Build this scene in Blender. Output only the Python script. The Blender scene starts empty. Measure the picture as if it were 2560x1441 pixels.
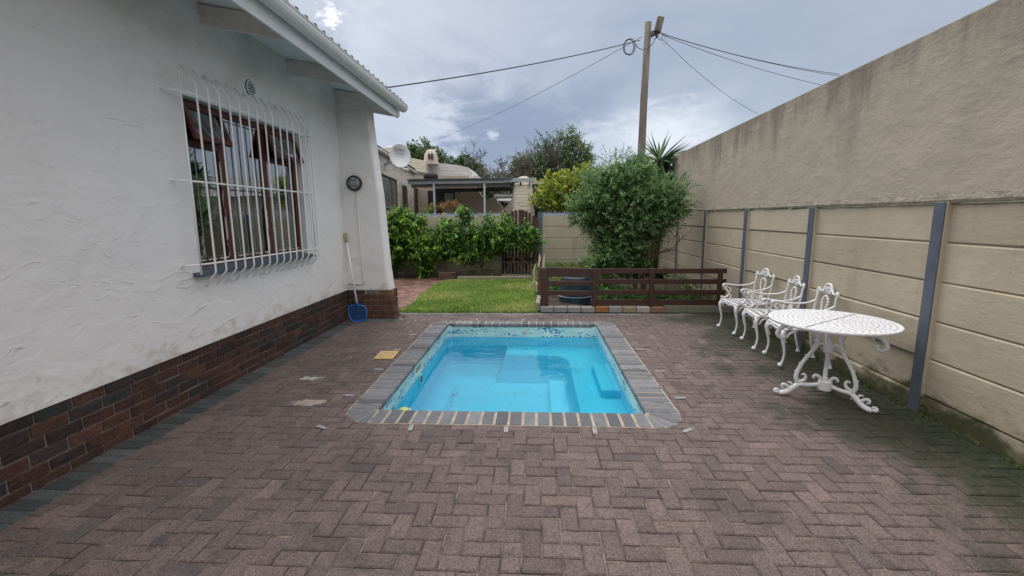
import bpy, math, random
import numpy as np
from mathutils import Vector, Matrix
random.seed(7); rng = np.random.default_rng(11)
R = math.radians
S = bpy.context.scene
COL = S.collection

# ------------------------------------------------------------------ camera
PITCH, YAW, ROLL, CH, FPX = R(-8.9439), R(3.0671), R(-0.4719), 1.6305, 1130.83
_cp, _sp, _cy, _sy = math.cos(PITCH), math.sin(PITCH), math.cos(YAW), math.sin(YAW)
FWD = Vector((-_sy*_cp, _cy*_cp, _sp)); _rt = Vector((_cy, _sy, 0)); _up = _rt.cross(FWD)
CR = _rt*math.cos(ROLL) + _up*math.sin(ROLL); CU = -_rt*math.sin(ROLL) + _up*math.cos(ROLL)
cam_d = bpy.data.cameras.new('camera'); cam = bpy.data.objects.new('camera', cam_d); COL.objects.link(cam)
cam.matrix_world = Matrix(((CR.x, CU.x, -FWD.x, 0), (CR.y, CU.y, -FWD.y, 0), (CR.z, CU.z, -FWD.z, CH), (0, 0, 0, 1)))
cam_d.sensor_width = 36; cam_d.lens = FPX/2560*36; cam_d.clip_end = 800; cam_d.clip_start = 0.05
S.camera = cam
def ray(px, py): return CR*((px-1280)/FPX) - CU*((py-720.5)/FPX) + FWD
def at(px, py, Y):
    d = ray(px, py); t = Y/d.y
    return Vector((d.x*t, Y, CH+d.z*t))

# ------------------------------------------------------------------ world, sun, exposure
SUN_EL, SUN_AZ = R(48), R(-25)          # azimuth measured from +Y towards +X
W = bpy.data.worlds.new('World'); S.world = W; W.use_nodes = True
nt = W.node_tree; N = nt.nodes; L = nt.links; N.clear()
def nd(nodes, typ, **kw):
    n = nodes.new(typ)
    for k, v in kw.items():
        if k == 'inp':
            for a, b in v.items(): n.inputs[a].default_value = b
        else: setattr(n, k, v)
    return n
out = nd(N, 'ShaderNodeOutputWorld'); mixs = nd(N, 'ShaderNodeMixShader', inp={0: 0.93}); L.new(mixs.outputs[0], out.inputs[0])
sky = nd(N, 'ShaderNodeTexSky', sky_type='NISHITA', sun_disc=False, sun_elevation=SUN_EL, sun_rotation=SUN_AZ)
b1 = nd(N, 'ShaderNodeBackground', inp={1: 0.1}); L.new(sky.outputs[0], b1.inputs[0]); L.new(b1.outputs[0], mixs.inputs[1])
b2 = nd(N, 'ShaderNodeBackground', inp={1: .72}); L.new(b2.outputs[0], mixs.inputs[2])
tc = nd(N, 'ShaderNodeTexCoord')
nrm = nd(N, 'ShaderNodeVectorMath', operation='NORMALIZE'); L.new(tc.outputs['Generated'], nrm.inputs[0])
mp = nd(N, 'ShaderNodeMapping'); mp.inputs['Scale'].default_value = (1, 1, 2.4); L.new(nrm.outputs[0], mp.inputs[0])
def wnoise(scale, detail, rough, dist):
    n = nd(N, 'ShaderNodeTexNoise', inp={'Scale': scale, 'Detail': detail, 'Roughness': rough, 'Distortion': dist}); L.new(mp.outputs[0], n.inputs['Vector']); return n
nA = wnoise(2.1, 7, 0.55, 0.35); nB = wnoise(7.0, 8, 0.6, 0.3)
addn = nd(N, 'ShaderNodeMath', operation='MULTIPLY_ADD', inp={1: 0.35}); L.new(nB.outputs[0], addn.inputs[0]); L.new(nA.outputs[0], addn.inputs[2])
ramp = nd(N, 'ShaderNodeValToRGB'); L.new(addn.outputs[0], ramp.inputs[0])
e = ramp.color_ramp.elements; e[0].position = .53; e[0].color = (.27, .325, .43, 1); e[1].position = .84; e[1].color = (.58, .63, .71, 1)
e2 = e.new(.67); e2.color = (.40, .46, .565, 1)
cur = ramp.outputs[0]
def blob(px, py, rad, color, amt, noise=.5, nn=None, soft=1.0, flat=1.0):
    """a cloud of its own in the sky: a soft patch round one direction with a noise-broken edge"""
    global cur
    d = ray(px, py).normalized()
    sc = nd(N, 'ShaderNodeVectorMath', operation='SUBTRACT'); sc.inputs[1].default_value = d; L.new(nrm.outputs[0], sc.inputs[0])
    ml = nd(N, 'ShaderNodeVectorMath', operation='MULTIPLY'); ml.inputs[1].default_value = (1, 1, flat); L.new(sc.outputs[0], ml.inputs[0])
    ln = nd(N, 'ShaderNodeVectorMath', operation='LENGTH'); L.new(ml.outputs[0], ln.inputs[0])
    m = nd(N, 'ShaderNodeMath', operation='MULTIPLY_ADD', inp={1: -noise*rad*4}); L.new((nn or nB).outputs[0], m.inputs[0]); L.new(ln.outputs['Value'], m.inputs[2])
    m2 = nd(N, 'ShaderNodeMath', operation='ADD', inp={1: noise*rad*2}); L.new(m.outputs[0], m2.inputs[0])
    mr = nd(N, 'ShaderNodeMapRange', interpolation_type='SMOOTHSTEP', inp={'From Min': rad*(1+.5*soft), 'From Max': rad*(1-soft), 'To Min': 0, 'To Max': amt}); L.new(m2.outputs[0], mr.inputs[0])
    mx = nd(N, 'ShaderNodeMix', data_type='RGBA'); L.new(mr.outputs[0], mx.inputs[0]); L.new(cur, mx.inputs[6]); mx.inputs[7].default_value = (*color, 1)
    cur = mx.outputs[2]
nC = wnoise(16, 6, .6, .2); nD = wnoise(60, 5, .6, .3); nB2 = wnoise(5, 9, .62, .6)
blob(1250, 330, .36, (.205, .262, .385), .92, .3, nn=nB2, soft=.9, flat=2.2)
blob(1430, 255, .22, (.225, .285, .405), .6, .4, nn=nB2, soft=.9, flat=2)
blob(1150, 170, .16, (.28, .325, .43), .6, .5, nn=nB2, soft=.9, flat=1.6)
blob(1750, 60, .18, (.30, .35, .45), .6, .5, nn=nB2, soft=.9, flat=1.6)
blob(2050, 150, .42, (.35, .41, .51), .75, .3, nn=nB2, soft=.9)
blob(2250, 30, .20, (.40, .45, .53), .5, .6, nn=nB2, soft=.9)
blob(780, 110, .20, (.48, .52, .60), .7, .6, nn=nB2, soft=.9)
blob(1000, 60, .18, (.56, .60, .68), .7, .9, nn=nB2, soft=.8)
blob(1330, 60, .14, (.46, .51, .60), .6, .9, nn=nB2, soft=.8)
blob(1660, 350, .16, (.56, .62, .70), .9, .5, nn=nB2, soft=.8, flat=1.8)
blob(1640, 355, .11, (.72, .76, .83), .9, .7, nn=nC, soft=.7, flat=1.8)
blob(1500, 395, .09, (.50, .56, .66), .85, .6, nn=nC, soft=.8, flat=1.6)
blob(1040, 300, .08, (.60, .65, .74), .9, .8, nn=nC, soft=.7, flat=1.3)
blob(965, 325, .09, (.46, .515, .62), .8, .7, nn=nC, soft=.8)
blob(1233, 338, .015, (.55, .60, .70), .8, .9, nn=nD, soft=.8, flat=1.6)
blob(1082, 368, .026, (.50, .56, .67), .75, .9, nn=nC, soft=.8)
blob(1135, 392, .020, (.50, .56, .67), .75, .9, nn=nC, soft=.8)
blob(828, 40, .017, (1.3, 1.32, 1.35), .9, 1.0, nn=nD, soft=.9)
blob(905, 80, .05, (.66, .70, .78), .5, 1.0, nn=nC, soft=.9)
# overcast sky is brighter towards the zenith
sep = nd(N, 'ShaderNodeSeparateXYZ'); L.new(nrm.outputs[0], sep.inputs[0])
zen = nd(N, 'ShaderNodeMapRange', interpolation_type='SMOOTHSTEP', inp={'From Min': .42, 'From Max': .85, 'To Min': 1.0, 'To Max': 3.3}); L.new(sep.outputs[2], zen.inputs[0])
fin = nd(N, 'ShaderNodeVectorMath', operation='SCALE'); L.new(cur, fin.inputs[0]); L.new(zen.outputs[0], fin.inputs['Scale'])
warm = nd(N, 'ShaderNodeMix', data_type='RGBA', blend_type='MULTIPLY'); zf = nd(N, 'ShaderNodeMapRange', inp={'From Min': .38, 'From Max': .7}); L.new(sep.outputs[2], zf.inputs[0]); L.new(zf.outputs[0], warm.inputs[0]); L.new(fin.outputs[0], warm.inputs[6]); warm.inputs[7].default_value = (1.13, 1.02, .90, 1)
bkf = nd(N, 'ShaderNodeMapRange', interpolation_type='SMOOTHSTEP', inp={'From Min': .35, 'From Max': -.35, 'To Min': 0, 'To Max': .85}); L.new(sep.outputs[1], bkf.inputs[0])  # unseen sky behind the camera, brighter warm grey added to light the walls
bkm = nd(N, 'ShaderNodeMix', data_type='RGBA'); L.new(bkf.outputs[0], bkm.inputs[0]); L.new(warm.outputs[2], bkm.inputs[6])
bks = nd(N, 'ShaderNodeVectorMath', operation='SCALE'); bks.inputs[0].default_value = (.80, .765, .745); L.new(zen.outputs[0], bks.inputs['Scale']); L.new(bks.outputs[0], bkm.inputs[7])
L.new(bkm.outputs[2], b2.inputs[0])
sd = bpy.data.lights.new('sun', 'SUN'); sd.energy = 0.9; sd.angle = R(35); sd.color = (1, .96, .9)
so = bpy.data.objects.new('sun', sd); COL.objects.link(so)
sv = Vector((math.sin(SUN_AZ)*math.cos(SUN_EL), math.cos(SUN_AZ)*math.cos(SUN_EL), math.sin(SUN_EL)))
so.rotation_euler = sv.to_track_quat('Z', 'Y').to_euler()
S.view_settings.view_transform = 'Standard'; S.view_settings.look = 'None'; S.view_settings.gamma = 1; S.view_settings.exposure = 0.68
S.cycles.use_adaptive_sampling = True

# ------------------------------------------------------------------ object helpers
def tag(o, label=None, cat=None, group=None, kind=None):
    if label: o['label'] = label
    if cat: o['category'] = cat
    if group: o['group'] = group
    if kind: o['kind'] = kind
    return o
def empty(name, loc=(0, 0, 0), rz=0, label=None, cat=None, group=None):
    o = bpy.data.objects.new(name, None); COL.objects.link(o); o.location = loc; o.rotation_euler = (0, 0, rz)
    return tag(o, label, cat, group)
def copy_tree(o, parent=None):
    kids = [c for c in S.objects if c.parent == o]
    c = o.copy(); COL.objects.link(c); c.parent = parent
    for k in kids: copy_tree(k, c)
    return c
class MB:
    sm = 0
    def __init__(s): s.V = []; s.F = []; s.C = []
    def add(s, vs, fs, col=(1, 1, 1)):
        b = len(s.V); s.V += [tuple(v) for v in vs]; s.F += [tuple(b+i for i in f) for f in fs]; s.C += [col]*len(fs); return s
    def box(s, a, b, col=(1, 1, 1), bev=0, M=None):
        x0, y0, z0 = [min(p, q) for p, q in zip(a, b)]; x1, y1, z1 = [max(p, q) for p, q in zip(a, b)]
        if bev <= 0:
            vs = [(x, y, z) for z in (z0, z1) for y in (y0, y1) for x in (x0, x1)]
            fs = [(0, 2, 3, 1), (4, 5, 7, 6), (0, 1, 5, 4), (2, 6, 7, 3), (0, 4, 6, 2), (1, 3, 7, 5)]
        else:
            e_ = min(bev, (x1-x0)*.45, (y1-y0)*.45, (z1-z0)*.45)
            vs = []; cx = []
            for z in (z0, z1):
                for y in (y0, y1):
                    for x in (x0, x1):
                        ix = e_ if x == x0 else -e_; iy = e_ if y == y0 else -e_; iz = e_ if z == z0 else -e_
                        vs += [(x, y+iy, z+iz), (x+ix, y, z+iz), (x+ix, y+iy, z)]
            g = lambda c, ax: c*3+ax
            fs = []
            fs += [(g(0, 0), g(4, 0), g(6, 0), g(2, 0)), (g(1, 0), g(3, 0), g(7, 0), g(5, 0)), (g(0, 1), g(1, 1), g(5, 1), g(4, 1)), (g(2, 1), g(6, 1), g(7, 1), g(3, 1)), (g(0, 2), g(2, 2), g(3, 2), g(1, 2)), (g(4, 2), g(5, 2), g(7, 2), g(6, 2))]
            for a_, b_, p, q in [(0, 1, 1, 2), (2, 3, 1, 2), (4, 5, 1, 2), (6, 7, 1, 2), (0, 2, 0, 2), (1, 3, 0, 2), (4, 6, 0, 2), (5, 7, 0, 2), (0, 4, 0, 1), (1, 5, 0, 1), (2, 6, 0, 1), (3, 7, 0, 1)]:
                fs.append((g(a_, p), g(b_, p), g(b_, q), g(a_, q)))
            for c in range(8): fs.append((g(c, 0), g(c, 1), g(c, 2)))
        if M is not None: vs = [M @ Vector(v) for v in vs]
        return s.add(vs, fs, col)
    def tube(s, pts, r, n=6, col=(1, 1, 1), cap=True, flat=None, up=Vector((0, 0, 1))):
        """r number or list; flat=(a,b) scales along the two cross axes"""
        pts = [Vector(p) for p in pts]; m = len(pts); rs = r if isinstance(r, (list, tuple)) else [r]*m
        if s.sm and m > 2:      # Catmull-Rom through the points
            P2, R2 = [], []
            for i in range(m-1):
                a, b, c, d = pts[max(i-1, 0)], pts[i], pts[i+1], pts[min(i+2, m-1)]
                for k in range(s.sm):
                    t = k/s.sm; P2.append(.5*((2*b)+(c-a)*t+(2*a-5*b+4*c-d)*t*t+(3*b-a-3*c+d)*t**3)); R2.append(rs[i]*(1-t)+rs[i+1]*t)
            P2.append(pts[-1]); R2.append(rs[-1]); pts, rs, m = P2, R2, len(P2)
        fa, fb = flat or (1, 1); vs = []; pu = None
        for i, p in enumerate(pts):
            t = (pts[min(i+1, m-1)]-pts[max(i-1, 0)]);
            if t.length < 1e-9: t = Vector((0, 0, 1))
            t.normalize()
            u = (pu if pu is not None else up)
            sd_ = t.cross(u)
            if sd_.length < 1e-4: sd_ = t.cross(Vector((1, 0, 0)) if abs(t.x) < .9 else Vector((0, 1, 0)))
            sd_.normalize(); uu = sd_.cross(t).normalized(); pu = uu
            for k in range(n):
                a = 2*math.pi*k/n; vs.append(p + sd_*(math.cos(a)*rs[i]*fa) + uu*(math.sin(a)*rs[i]*fb))
        fs = [(i*n+k, i*n+(k+1) % n, (i+1)*n+(k+1) % n, (i+1)*n+k) for i in range(m-1) for k in range(n)]
        if cap: fs += [tuple(range(n-1, -1, -1)), tuple((m-1)*n+k for k in range(n))]
        return s.add(vs, fs, col)
    def lathe(s, prof, c=(0, 0, 0), n=16, col=(1, 1, 1), M=None, caps=True):
        vs = []; m = len(prof)
        for r_, z in prof:
            for k in range(n):
                a = 2*math.pi*k/n; v = Vector((r_*math.cos(a), r_*math.sin(a), z)); vs.append((M @ v if M is not None else v)+Vector(c))
        fs = [(i*n+k, i*n+(k+1) % n, (i+1)*n+(k+1) % n, (i+1)*n+k) for i in range(m-1) for k in range(n)]
        if caps and prof[0][0] > 1e-6: fs.append(tuple(range(n-1, -1, -1)))
        if caps and prof[-1][0] > 1e-6: fs.append(tuple((m-1)*n+k for k in range(n)))
        return s.add(vs, fs, col)
    def prism(s, poly, ext, col=(1, 1, 1)):
        n = len(poly); ext = Vector(ext); vs = [Vector(p) for p in poly]+[Vector(p)+ext for p in poly]
        fs = [tuple(range(n-1, -1, -1)), tuple(range(n, 2*n))]+[(i, (i+1) % n, n+(i+1) % n, n+i) for i in range(n)]
        return s.add(vs, fs, col)
    def build(s, name, mat, parent=None, smooth=False, kind=None, label=None, cat=None, group=None):
        me = bpy.data.meshes.new(name); me.from_pydata(s.V, [], s.F)
        return finish(me, name, mat, parent, smooth, kind, label, cat, group, np.array(s.C, dtype=np.float32).reshape(-1, 3), [len(f) for f in s.F])
class MS(MB):
    sm = 3
def finish(me, name, mat, parent, smooth, kind, label, cat, group, C, cnt):
    at_ = me.color_attributes.new('Col', 'FLOAT_COLOR', 'CORNER')
    cc = np.repeat(C, cnt, axis=0); cc = np.hstack([cc, np.ones((len(cc), 1), np.float32)])
    at_.data.foreach_set('color', cc.astype(np.float32).ravel())
    me.materials.append(mat)
    if smooth: me.polygons.foreach_set('use_smooth', [True]*len(me.polygons))
    me.update()
    o = bpy.data.objects.new(name, me); COL.objects.link(o)
    if parent: o.parent = parent
    return tag(o, label, cat, group, kind)
def fix_normals(o):
    import bmesh
    b = bmesh.new(); b.from_mesh(o.data); bmesh.ops.recalc_face_normals(b, faces=b.faces); b.to_mesh(o.data); b.free(); return o
def build_np(name, V, F, C, mat, parent=None, **kw):
    me = bpy.data.meshes.new(name); V = np.asarray(V, np.float32); F = np.asarray(F, np.int32); k = F.shape[1]
    me.vertices.add(len(V)); me.vertices.foreach_set('co', V.ravel()); me.loops.add(F.size); me.loops.foreach_set('vertex_index', F.ravel())
    me.polygons.add(len(F)); me.polygons.foreach_set('loop_start', np.arange(0, F.size, k, dtype=np.int32)); me.update(calc_edges=True)
    return finish(me, name, mat, parent, kw.get('smooth', False), kw.get('kind'), kw.get('label'), kw.get('cat'), kw.get('group'), np.asarray(C, np.float32), np.full(len(F), k))

# ------------------------------------------------------------------ materials
def mat(name, base=(.5, .5, .5), rough=.8, var=.12, vscale=6, bump=0.0, bscale=60, bdist=.01, use_col=False, metal=0, spec=None, coords='Object', layers=(), bumps=(), stretch=(1, 1, 1), detail=5):
    """principled material with mottled colour. layers: (color, noise scale(vec), lo, hi, amount[, axis, a0, a1]) stains; bumps: extra (scale vec, distance)"""
    m = bpy.data.materials.new(name); m.use_nodes = True; n = m.node_tree.nodes; l = m.node_tree.links; p = n['Principled BSDF']
    p.inputs['Roughness'].default_value = rough; p.inputs['Metallic'].default_value = metal
    if spec is not None: p.inputs['Specular IOR Level'].default_value = spec
    t = nd(n, 'ShaderNodeTexCoord').outputs[coords]
    def noise(sc, det=detail, ro=.6, dist=0):
        mpn = nd(n, 'ShaderNodeMapping'); mpn.inputs['Scale'].default_value = sc if isinstance(sc, tuple) else (sc, sc, sc); l.new(t, mpn.inputs[0])
        q = nd(n, 'ShaderNodeTexNoise', inp={'Scale': 1.0, 'Detail': det, 'Roughness': ro, 'Distortion': dist}); l.new(mpn.outputs[0], q.inputs['Vector']); return q.outputs[0]
    if use_col:
        a = nd(n, 'ShaderNodeAttribute', attribute_name='Col'); mm = nd(n, 'ShaderNodeMix', data_type='RGBA', blend_type='MULTIPLY', inp={0: 1.0}); l.new(a.outputs[0], mm.inputs[6]); mm.inputs[7].default_value = (*base, 1); c = mm.outputs[2]
    else:
        rg = nd(n, 'ShaderNodeRGB'); rg.outputs[0].default_value = (*base, 1); c = rg.outputs[0]
    if var:
        mr = nd(n, 'ShaderNodeMapRange', inp={'From Min': .25, 'From Max': .75, 'To Min': 1-var, 'To Max': 1+var}); l.new(noise(tuple(vscale*q for q in stretch)), mr.inputs[0])
        vm = nd(n, 'ShaderNodeVectorMath', operation='SCALE'); l.new(c, vm.inputs[0]); l.new(mr.outputs[0], vm.inputs['Scale']); c = vm.outputs[0]
    for ly in layers:
        colr, sc, lo, hi, amt = ly[:5]
        mr = nd(n, 'ShaderNodeMapRange', interpolation_type='SMOOTHSTEP', inp={'From Min': lo, 'From Max': hi, 'To Min': 0, 'To Max': amt}); fac_in = noise(sc, 6, .62, .2)
        if len(ly) > 5:
            ax, a0, a1, infl = ly[5:9]
            sp_ = nd(n, 'ShaderNodeSeparateXYZ'); l.new(t, sp_.inputs[0])
            g = nd(n, 'ShaderNodeMapRange', inp={'From Min': a0, 'From Max': a1, 'To Min': -infl, 'To Max': infl}); l.new(sp_.outputs[ax], g.inputs[0])
            ad = nd(n, 'ShaderNodeMath', operation='ADD'); l.new(fac_in, ad.inputs[0]); l.new(g.outputs[0], ad.inputs[1]); fac_in = ad.outputs[0]
        l.new(fac_in, mr.inputs[0])
        mx = nd(n, 'ShaderNodeMix', data_type='RGBA'); l.new(mr.outputs[0], mx.inputs[0]); l.new(c, mx.inputs[6]); mx.inputs[7].default_value = (*colr, 1); c = mx.outputs[2]
    l.new(c, p.inputs['Base Color'])
    prev = None
    allb = list(bumps) + ([((bscale, bscale, bscale), bdist*bump*1.0)] if bump else [])
    for sc, dist in allb:
        b = nd(n, 'ShaderNodeBump', inp={'Strength': 1.0, 'Distance': dist}); l.new(noise(sc, 5, .6, .3), b.inputs['Height'])
        if prev is not None: l.new(prev, b.inputs['Normal'])
        prev = b.outputs[0]
    if prev is not None: l.new(prev, p.inputs['Normal'])
    m['_c'] = 0
    return m, n, l, p, c, noise, t
def M1(*a, **k): return mat(*a, **k)[0]

def leafmat(name, rough=.55, trans=.35, base=(1, 1, 1)):
    m = bpy.data.materials.new(name); m.use_nodes = True; n = m.node_tree.nodes; l = m.node_tree.links; n.clear()
    o = nd(n, 'ShaderNodeOutputMaterial'); a = nd(n, 'ShaderNodeAttribute', attribute_name='Col')
    p = nd(n, 'ShaderNodeBsdfPrincipled', inp={'Roughness': rough}); tr = nd(n, 'ShaderNodeBsdfTranslucent'); mx = nd(n, 'ShaderNodeMixShader', inp={0: trans})
    t = nd(n, 'ShaderNodeTexCoord'); no = nd(n, 'ShaderNodeTexNoise', inp={'Scale': 9, 'Detail': 3}); l.new(t.outputs['Object'], no.inputs[0])
    mr = nd(n, 'ShaderNodeMapRange', inp={'From Min': .3, 'From Max': .7, 'To Min': .8, 'To Max': 1.2}); l.new(no.outputs[0], mr.inputs[0])
    vm = nd(n, 'ShaderNodeVectorMath', operation='SCALE'); l.new(a.outputs[0], vm.inputs[0]); l.new(mr.outputs[0], vm.inputs['Scale'])
    l.new(vm.outputs[0], p.inputs['Base Color']); l.new(vm.outputs[0], tr.inputs[0]); l.new(p.outputs[0], mx.inputs[1]); l.new(tr.outputs[0], mx.inputs[2]); l.new(mx.outputs[0], o.inputs[0])
    return m
MLEAF = leafmat('leaf'); MGRASS = leafmat('grass', .7, .3); 
M_bark = M1('bark', (.10, .085, .068), .9, .4, 14, bump=1, bscale=40, bdist=.01, use_col=True)
M_white = M1('white_paint', (.78, .78, .77), .5, .05, 5, bump=1, bscale=90, bdist=.0006)
M_fascia = M1('painted_board', (.80, .81, .82), .55, .06, 3, layers=[((.45, .44, .40), (2, 8, 12), .58, .78, .35)], bump=1, bscale=50, bdist=.001)
M_rafter = M1('rafter_paint', (.66, .65, .62), .7, .1, 4, layers=[((.38, .36, .31), (6, 3, 12), .5, .75, .5)], bump=1, bscale=50, bdist=.002)
M_soffit = M1('soffit_paint', (.74, .77, .79), .7, .04, 2)
M_gutter = M1('gutter_plastic', (.72, .72, .70), .4, .06, 4, layers=[((.40, .39, .36), (8, 1.5, 8), .55, .75, .35)])
M_furn = M1('white_enamel', (.72, .725, .74), .5, .08, 20, layers=[((.46, .42, .37), 22, .56, .74, .45), ((.30, .17, .09), 34, .69, .76, .6)], bump=1, bscale=160, bdist=.0012)
M_bar = M1('bar_paint', (.84, .84, .83), .45, .06, 20)
M_dark = M1('dark', (.02, .02, .02), .8, 0)
M_slate = M1('slate_blue_paint', (.085, .103, .138), .6, .15, 8, layers=[((.19, .18, .16), 25, .66, .74, .8), ((.05, .055, .07), (9, 9, 3), .5, .75, .5)], bump=1, bscale=90, bdist=.003)
M_wood = M1('varnished_wood', (.048, .020, .013), .5, .3, 5, stretch=(.8, 6, 9), layers=[((.045, .02, .014), (3, 12, 20), .45, .7, .7), ((.2, .15, .12), (5, 20, 40), .66, .75, .5)], bump=1, bscale=60, bdist=.003)
M_woodold = M1('weathered_wood', (.06, .032, .026), .9, .35, 10, stretch=(1, 1, .3), bump=1, bscale=50, bdist=.006, use_col=True)
M_winwood = M1('window_wood', (.085, .020, .012), .55, .3, 12, layers=[((.5, .42, .34), (30, 30, 8), .7, .78, .7)], bump=1, bscale=60, bdist=.002)
M_block = M1('block', (1, 1, 1), .9, .22, 22, use_col=True, layers=[((.05, .045, .035), 12, .62, .75, .5)], bump=1, bscale=60, bdist=.01)
M_blueplastic = M1('blue_plastic', (.012, .038, .06), .4, .2, 6)
M_pole = M1('pole_wood', (.17, .145, .125), .9, .35, 6, stretch=(3, 3, .35), layers=[((.05, .045, .035), (10, 10, 1.2), .55, .7, .7)], bump=1, bscale=40, bdist=.012)
M_cable = M1('cable', (.03, .035, .05), .6, 0)
M_metal = M1('galvanised', (.50, .51, .52), .45, .1, 20, metal=.5)
M_tyre = M1('tyre', (.025, .027, .032), .75, .2, 8, bump=1, bscale=60, bdist=.004)

# ------------------------------------------------------------------ ground, paving
PX0, PX1, PY0, PY1 = -1.37, .93, 3.60, 6.78; CW = .24      # pool opening, coping width
g = MB(); E_ = 260
zg = -.035
for (a, b, c, d) in [(-E_, -60, -CW+PX0+.04, E_), (PX1+CW-.04, -60, E_, E_), (PX0-CW+.04, -60, PX1+CW-.04, PY0-CW+.04), (PX0-CW+.04, PY1+CW-.04, PX1+CW-.04, E_)]:
    g.add([(a, b, zg), (c, b, zg), (c, d, zg), (a, d, zg)], [(0, 1, 2, 3)])
M_ground = M1('soil', (.10, .085, .06), .95, .35, 1.5, layers=[((.05, .08, .025), .6, .45, .6, .8)], bump=1, bscale=12, bdist=.05)
g.build('ground', M_ground, kind='structure')
M_sand = M1('joint_sand', (.20, .165, .13), .95, .5, 7, layers=[((.03, .028, .024), 5, .42, .56, .95), ((.05, .06, .025), 4, .5, .7, .8, 0, 1.0, 3.2, .35)], bump=1, bscale=200, bdist=.002)
g = MB(); bz = -.0085
for (a, b, c, d) in [(-3.2, -2.2, PX0-CW+.03, 7.72), (PX1+CW-.03, -2.2, 3.4, 7.72), (PX0-CW+.03, -2.2, PX1+CW-.03, PY0-CW+.03), (PX0-CW+.03, PY1+CW-.03, PX1+CW-.03, 7.72)]:
    g.add([(a, b, bz), (c, b, bz), (c, d, bz), (a, d, bz)], [(0, 1, 2, 3)])
g.build('paving_sand', M_sand, kind='structure')

# paver material: per-brick tint in 'Col', aggregate speckle, damp and mossy stains
m_pav, n, l, p, c, noise, t = mat('concrete_paver', (1, 1, 1), .9, .18, 9, use_col=True,
    layers=[((.070, .056, .052), 1.3, .50, .68, .68), ((.05, .045, .044), 3.4, .58, .70, .6), ((.23, .18, .165), 2.0, .58, .76, .45),
            ((.036, .036, .022), 1.3, .48, .74, .94, 0, .8, 3.1, .34),
            ((.018, .026, .009), 7.5, .56, .80, .92, 0, 1.9, 3.1, .34), ((.075, .085, .04), 16, .60, .74, .55, 0, 1.2, 2.6, .06),
            ((.26, .20, .17), 1.7, .66, .80, .35)])
def sphere_mask(pos, r, soft, nz_scale, nz_amt):
    vd = nd(n, 'ShaderNodeVectorMath', operation='SUBTRACT'); vd.inputs[1].default_value = pos; l.new(t, vd.inputs[0])
    vs_ = nd(n, 'ShaderNodeVectorMath', operation='MULTIPLY'); vs_.inputs[1].default_value = (.8, 1.9, 1); l.new(vd.outputs[0], vs_.inputs[0])
    ln = nd(n, 'ShaderNodeVectorMath', operation='LENGTH'); l.new(vs_.outputs[0], ln.inputs[0])
    ma = nd(n, 'ShaderNodeMath', operation='MULTIPLY_ADD', inp={1: nz_amt}); l.new(noise(nz_scale), ma.inputs[0]); l.new(ln.outputs['Value'], ma.inputs[2])
    mr = nd(n, 'ShaderNodeMapRange', interpolation_type='SMOOTHSTEP', inp={'From Min': r+soft+nz_amt*.5, 'From Max': r+nz_amt*.5, 'To Min': 0, 'To Max': 1}); l.new(ma.outputs[0], mr.inputs[0]); return mr.outputs[0]
for pos, r_, colr in [((-2.02, 3.75, 0), .10, (.36, .29, .25)), ((-2.32, 4.35, 0), .05, (.46, .43, .41))]:   # spilled cement
    mx = nd(n, 'ShaderNodeMix', data_type='RGBA'); l.new(sphere_mask(pos, r_, .05, 14, .28), mx.inputs[0]); l.new(c, mx.inputs[6]); mx.inputs[7].default_value = (*colr, 1); c = mx.outputs[2]
vo = nd(n, 'ShaderNodeTexVoronoi', inp={'Scale': 170}); l.new(t, vo.inputs['Vector'])
mr = nd(n, 'ShaderNodeMapRange', inp={'From Min': 0, 'From Max': 1, 'To Min': .56, 'To Max': 1.36}); sc_ = nd(n, 'ShaderNodeSeparateColor'); l.new(vo.outputs['Color'], sc_.inputs[0]); l.new(sc_.outputs[0], mr.inputs[0])
vm = nd(n, 'ShaderNodeVectorMath', operation='SCALE'); l.new(c, vm.inputs[0]); l.new(mr.outputs[0], vm.inputs['Scale']); l.new(vm.outputs[0], p.inputs['Base Color'])
bp1 = nd(n, 'ShaderNodeBump', inp={'Strength': 1.0, 'Distance': .0035}); l.new(noise(110, 4), bp1.inputs['Height'])
bp2 = nd(n, 'ShaderNodeBump', inp={'Strength': 1.0, 'Distance': .004}); l.new(noise(28, 4), bp2.inputs['Height']); l.new(bp1.outputs[0], bp2.inputs['Normal']); l.new(bp2.outputs[0], p.inputs['Normal'])

def paver(mb, x0, y0, x1, y1, col, z=0, h=.024, b=.0075, jx=.0034):
    x0 += jx; x1 -= jx; y0 += jx; y1 -= jx
    dx = random.gauss(0, .0008); dy = random.gauss(0, .0008); z += random.gauss(0, .0014)
    tx = random.gauss(0, .009); ty = random.gauss(0, .009); cx, cy = (x0+x1)/2, (y0+y1)/2
    def zz(x, y, o): return z - o + (x-cx)*tx + (y-cy)*ty
    o = [(x0, y0), (x1, y0), (x1, y1), (x0, y1)]; i_ = [(x0+b, y0+b), (x1-b, y0+b), (x1-b, y1-b), (x0+b, y1-b)]
    vs = [(x+dx, y+dy, z-h) for x, y in o]+[(x+dx, y+dy, zz(x, y, b*.8)) for x, y in o]+[(x+dx, y+dy, zz(x, y, 0)) for x, y in i_]
    fs = [(8, 9, 10, 11)]+[(4+k, 4+(k+1) % 4, 8+(k+1) % 4, 8+k) for k in range(4)]+[(k, (k+1) % 4, 4+(k+1) % 4, 4+k) for k in range(4)]
    mb.add(vs, fs, col)
def pcol():
    v = random.gauss(1, .085); k = random.random()
    if k < .05: return (.155*v, .112*v, .104*v)
    if k < .10: return (.108*v, .083*v, .079*v)
    if k < .12: return (.152*v, .108*v, .098*v)
    return (.132*v, .097*v, .089*v)
pv = MB(); U = .1
XL, XR0 = -2.855, 3.36; YB_, YT = -1.2, 7.48
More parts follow.
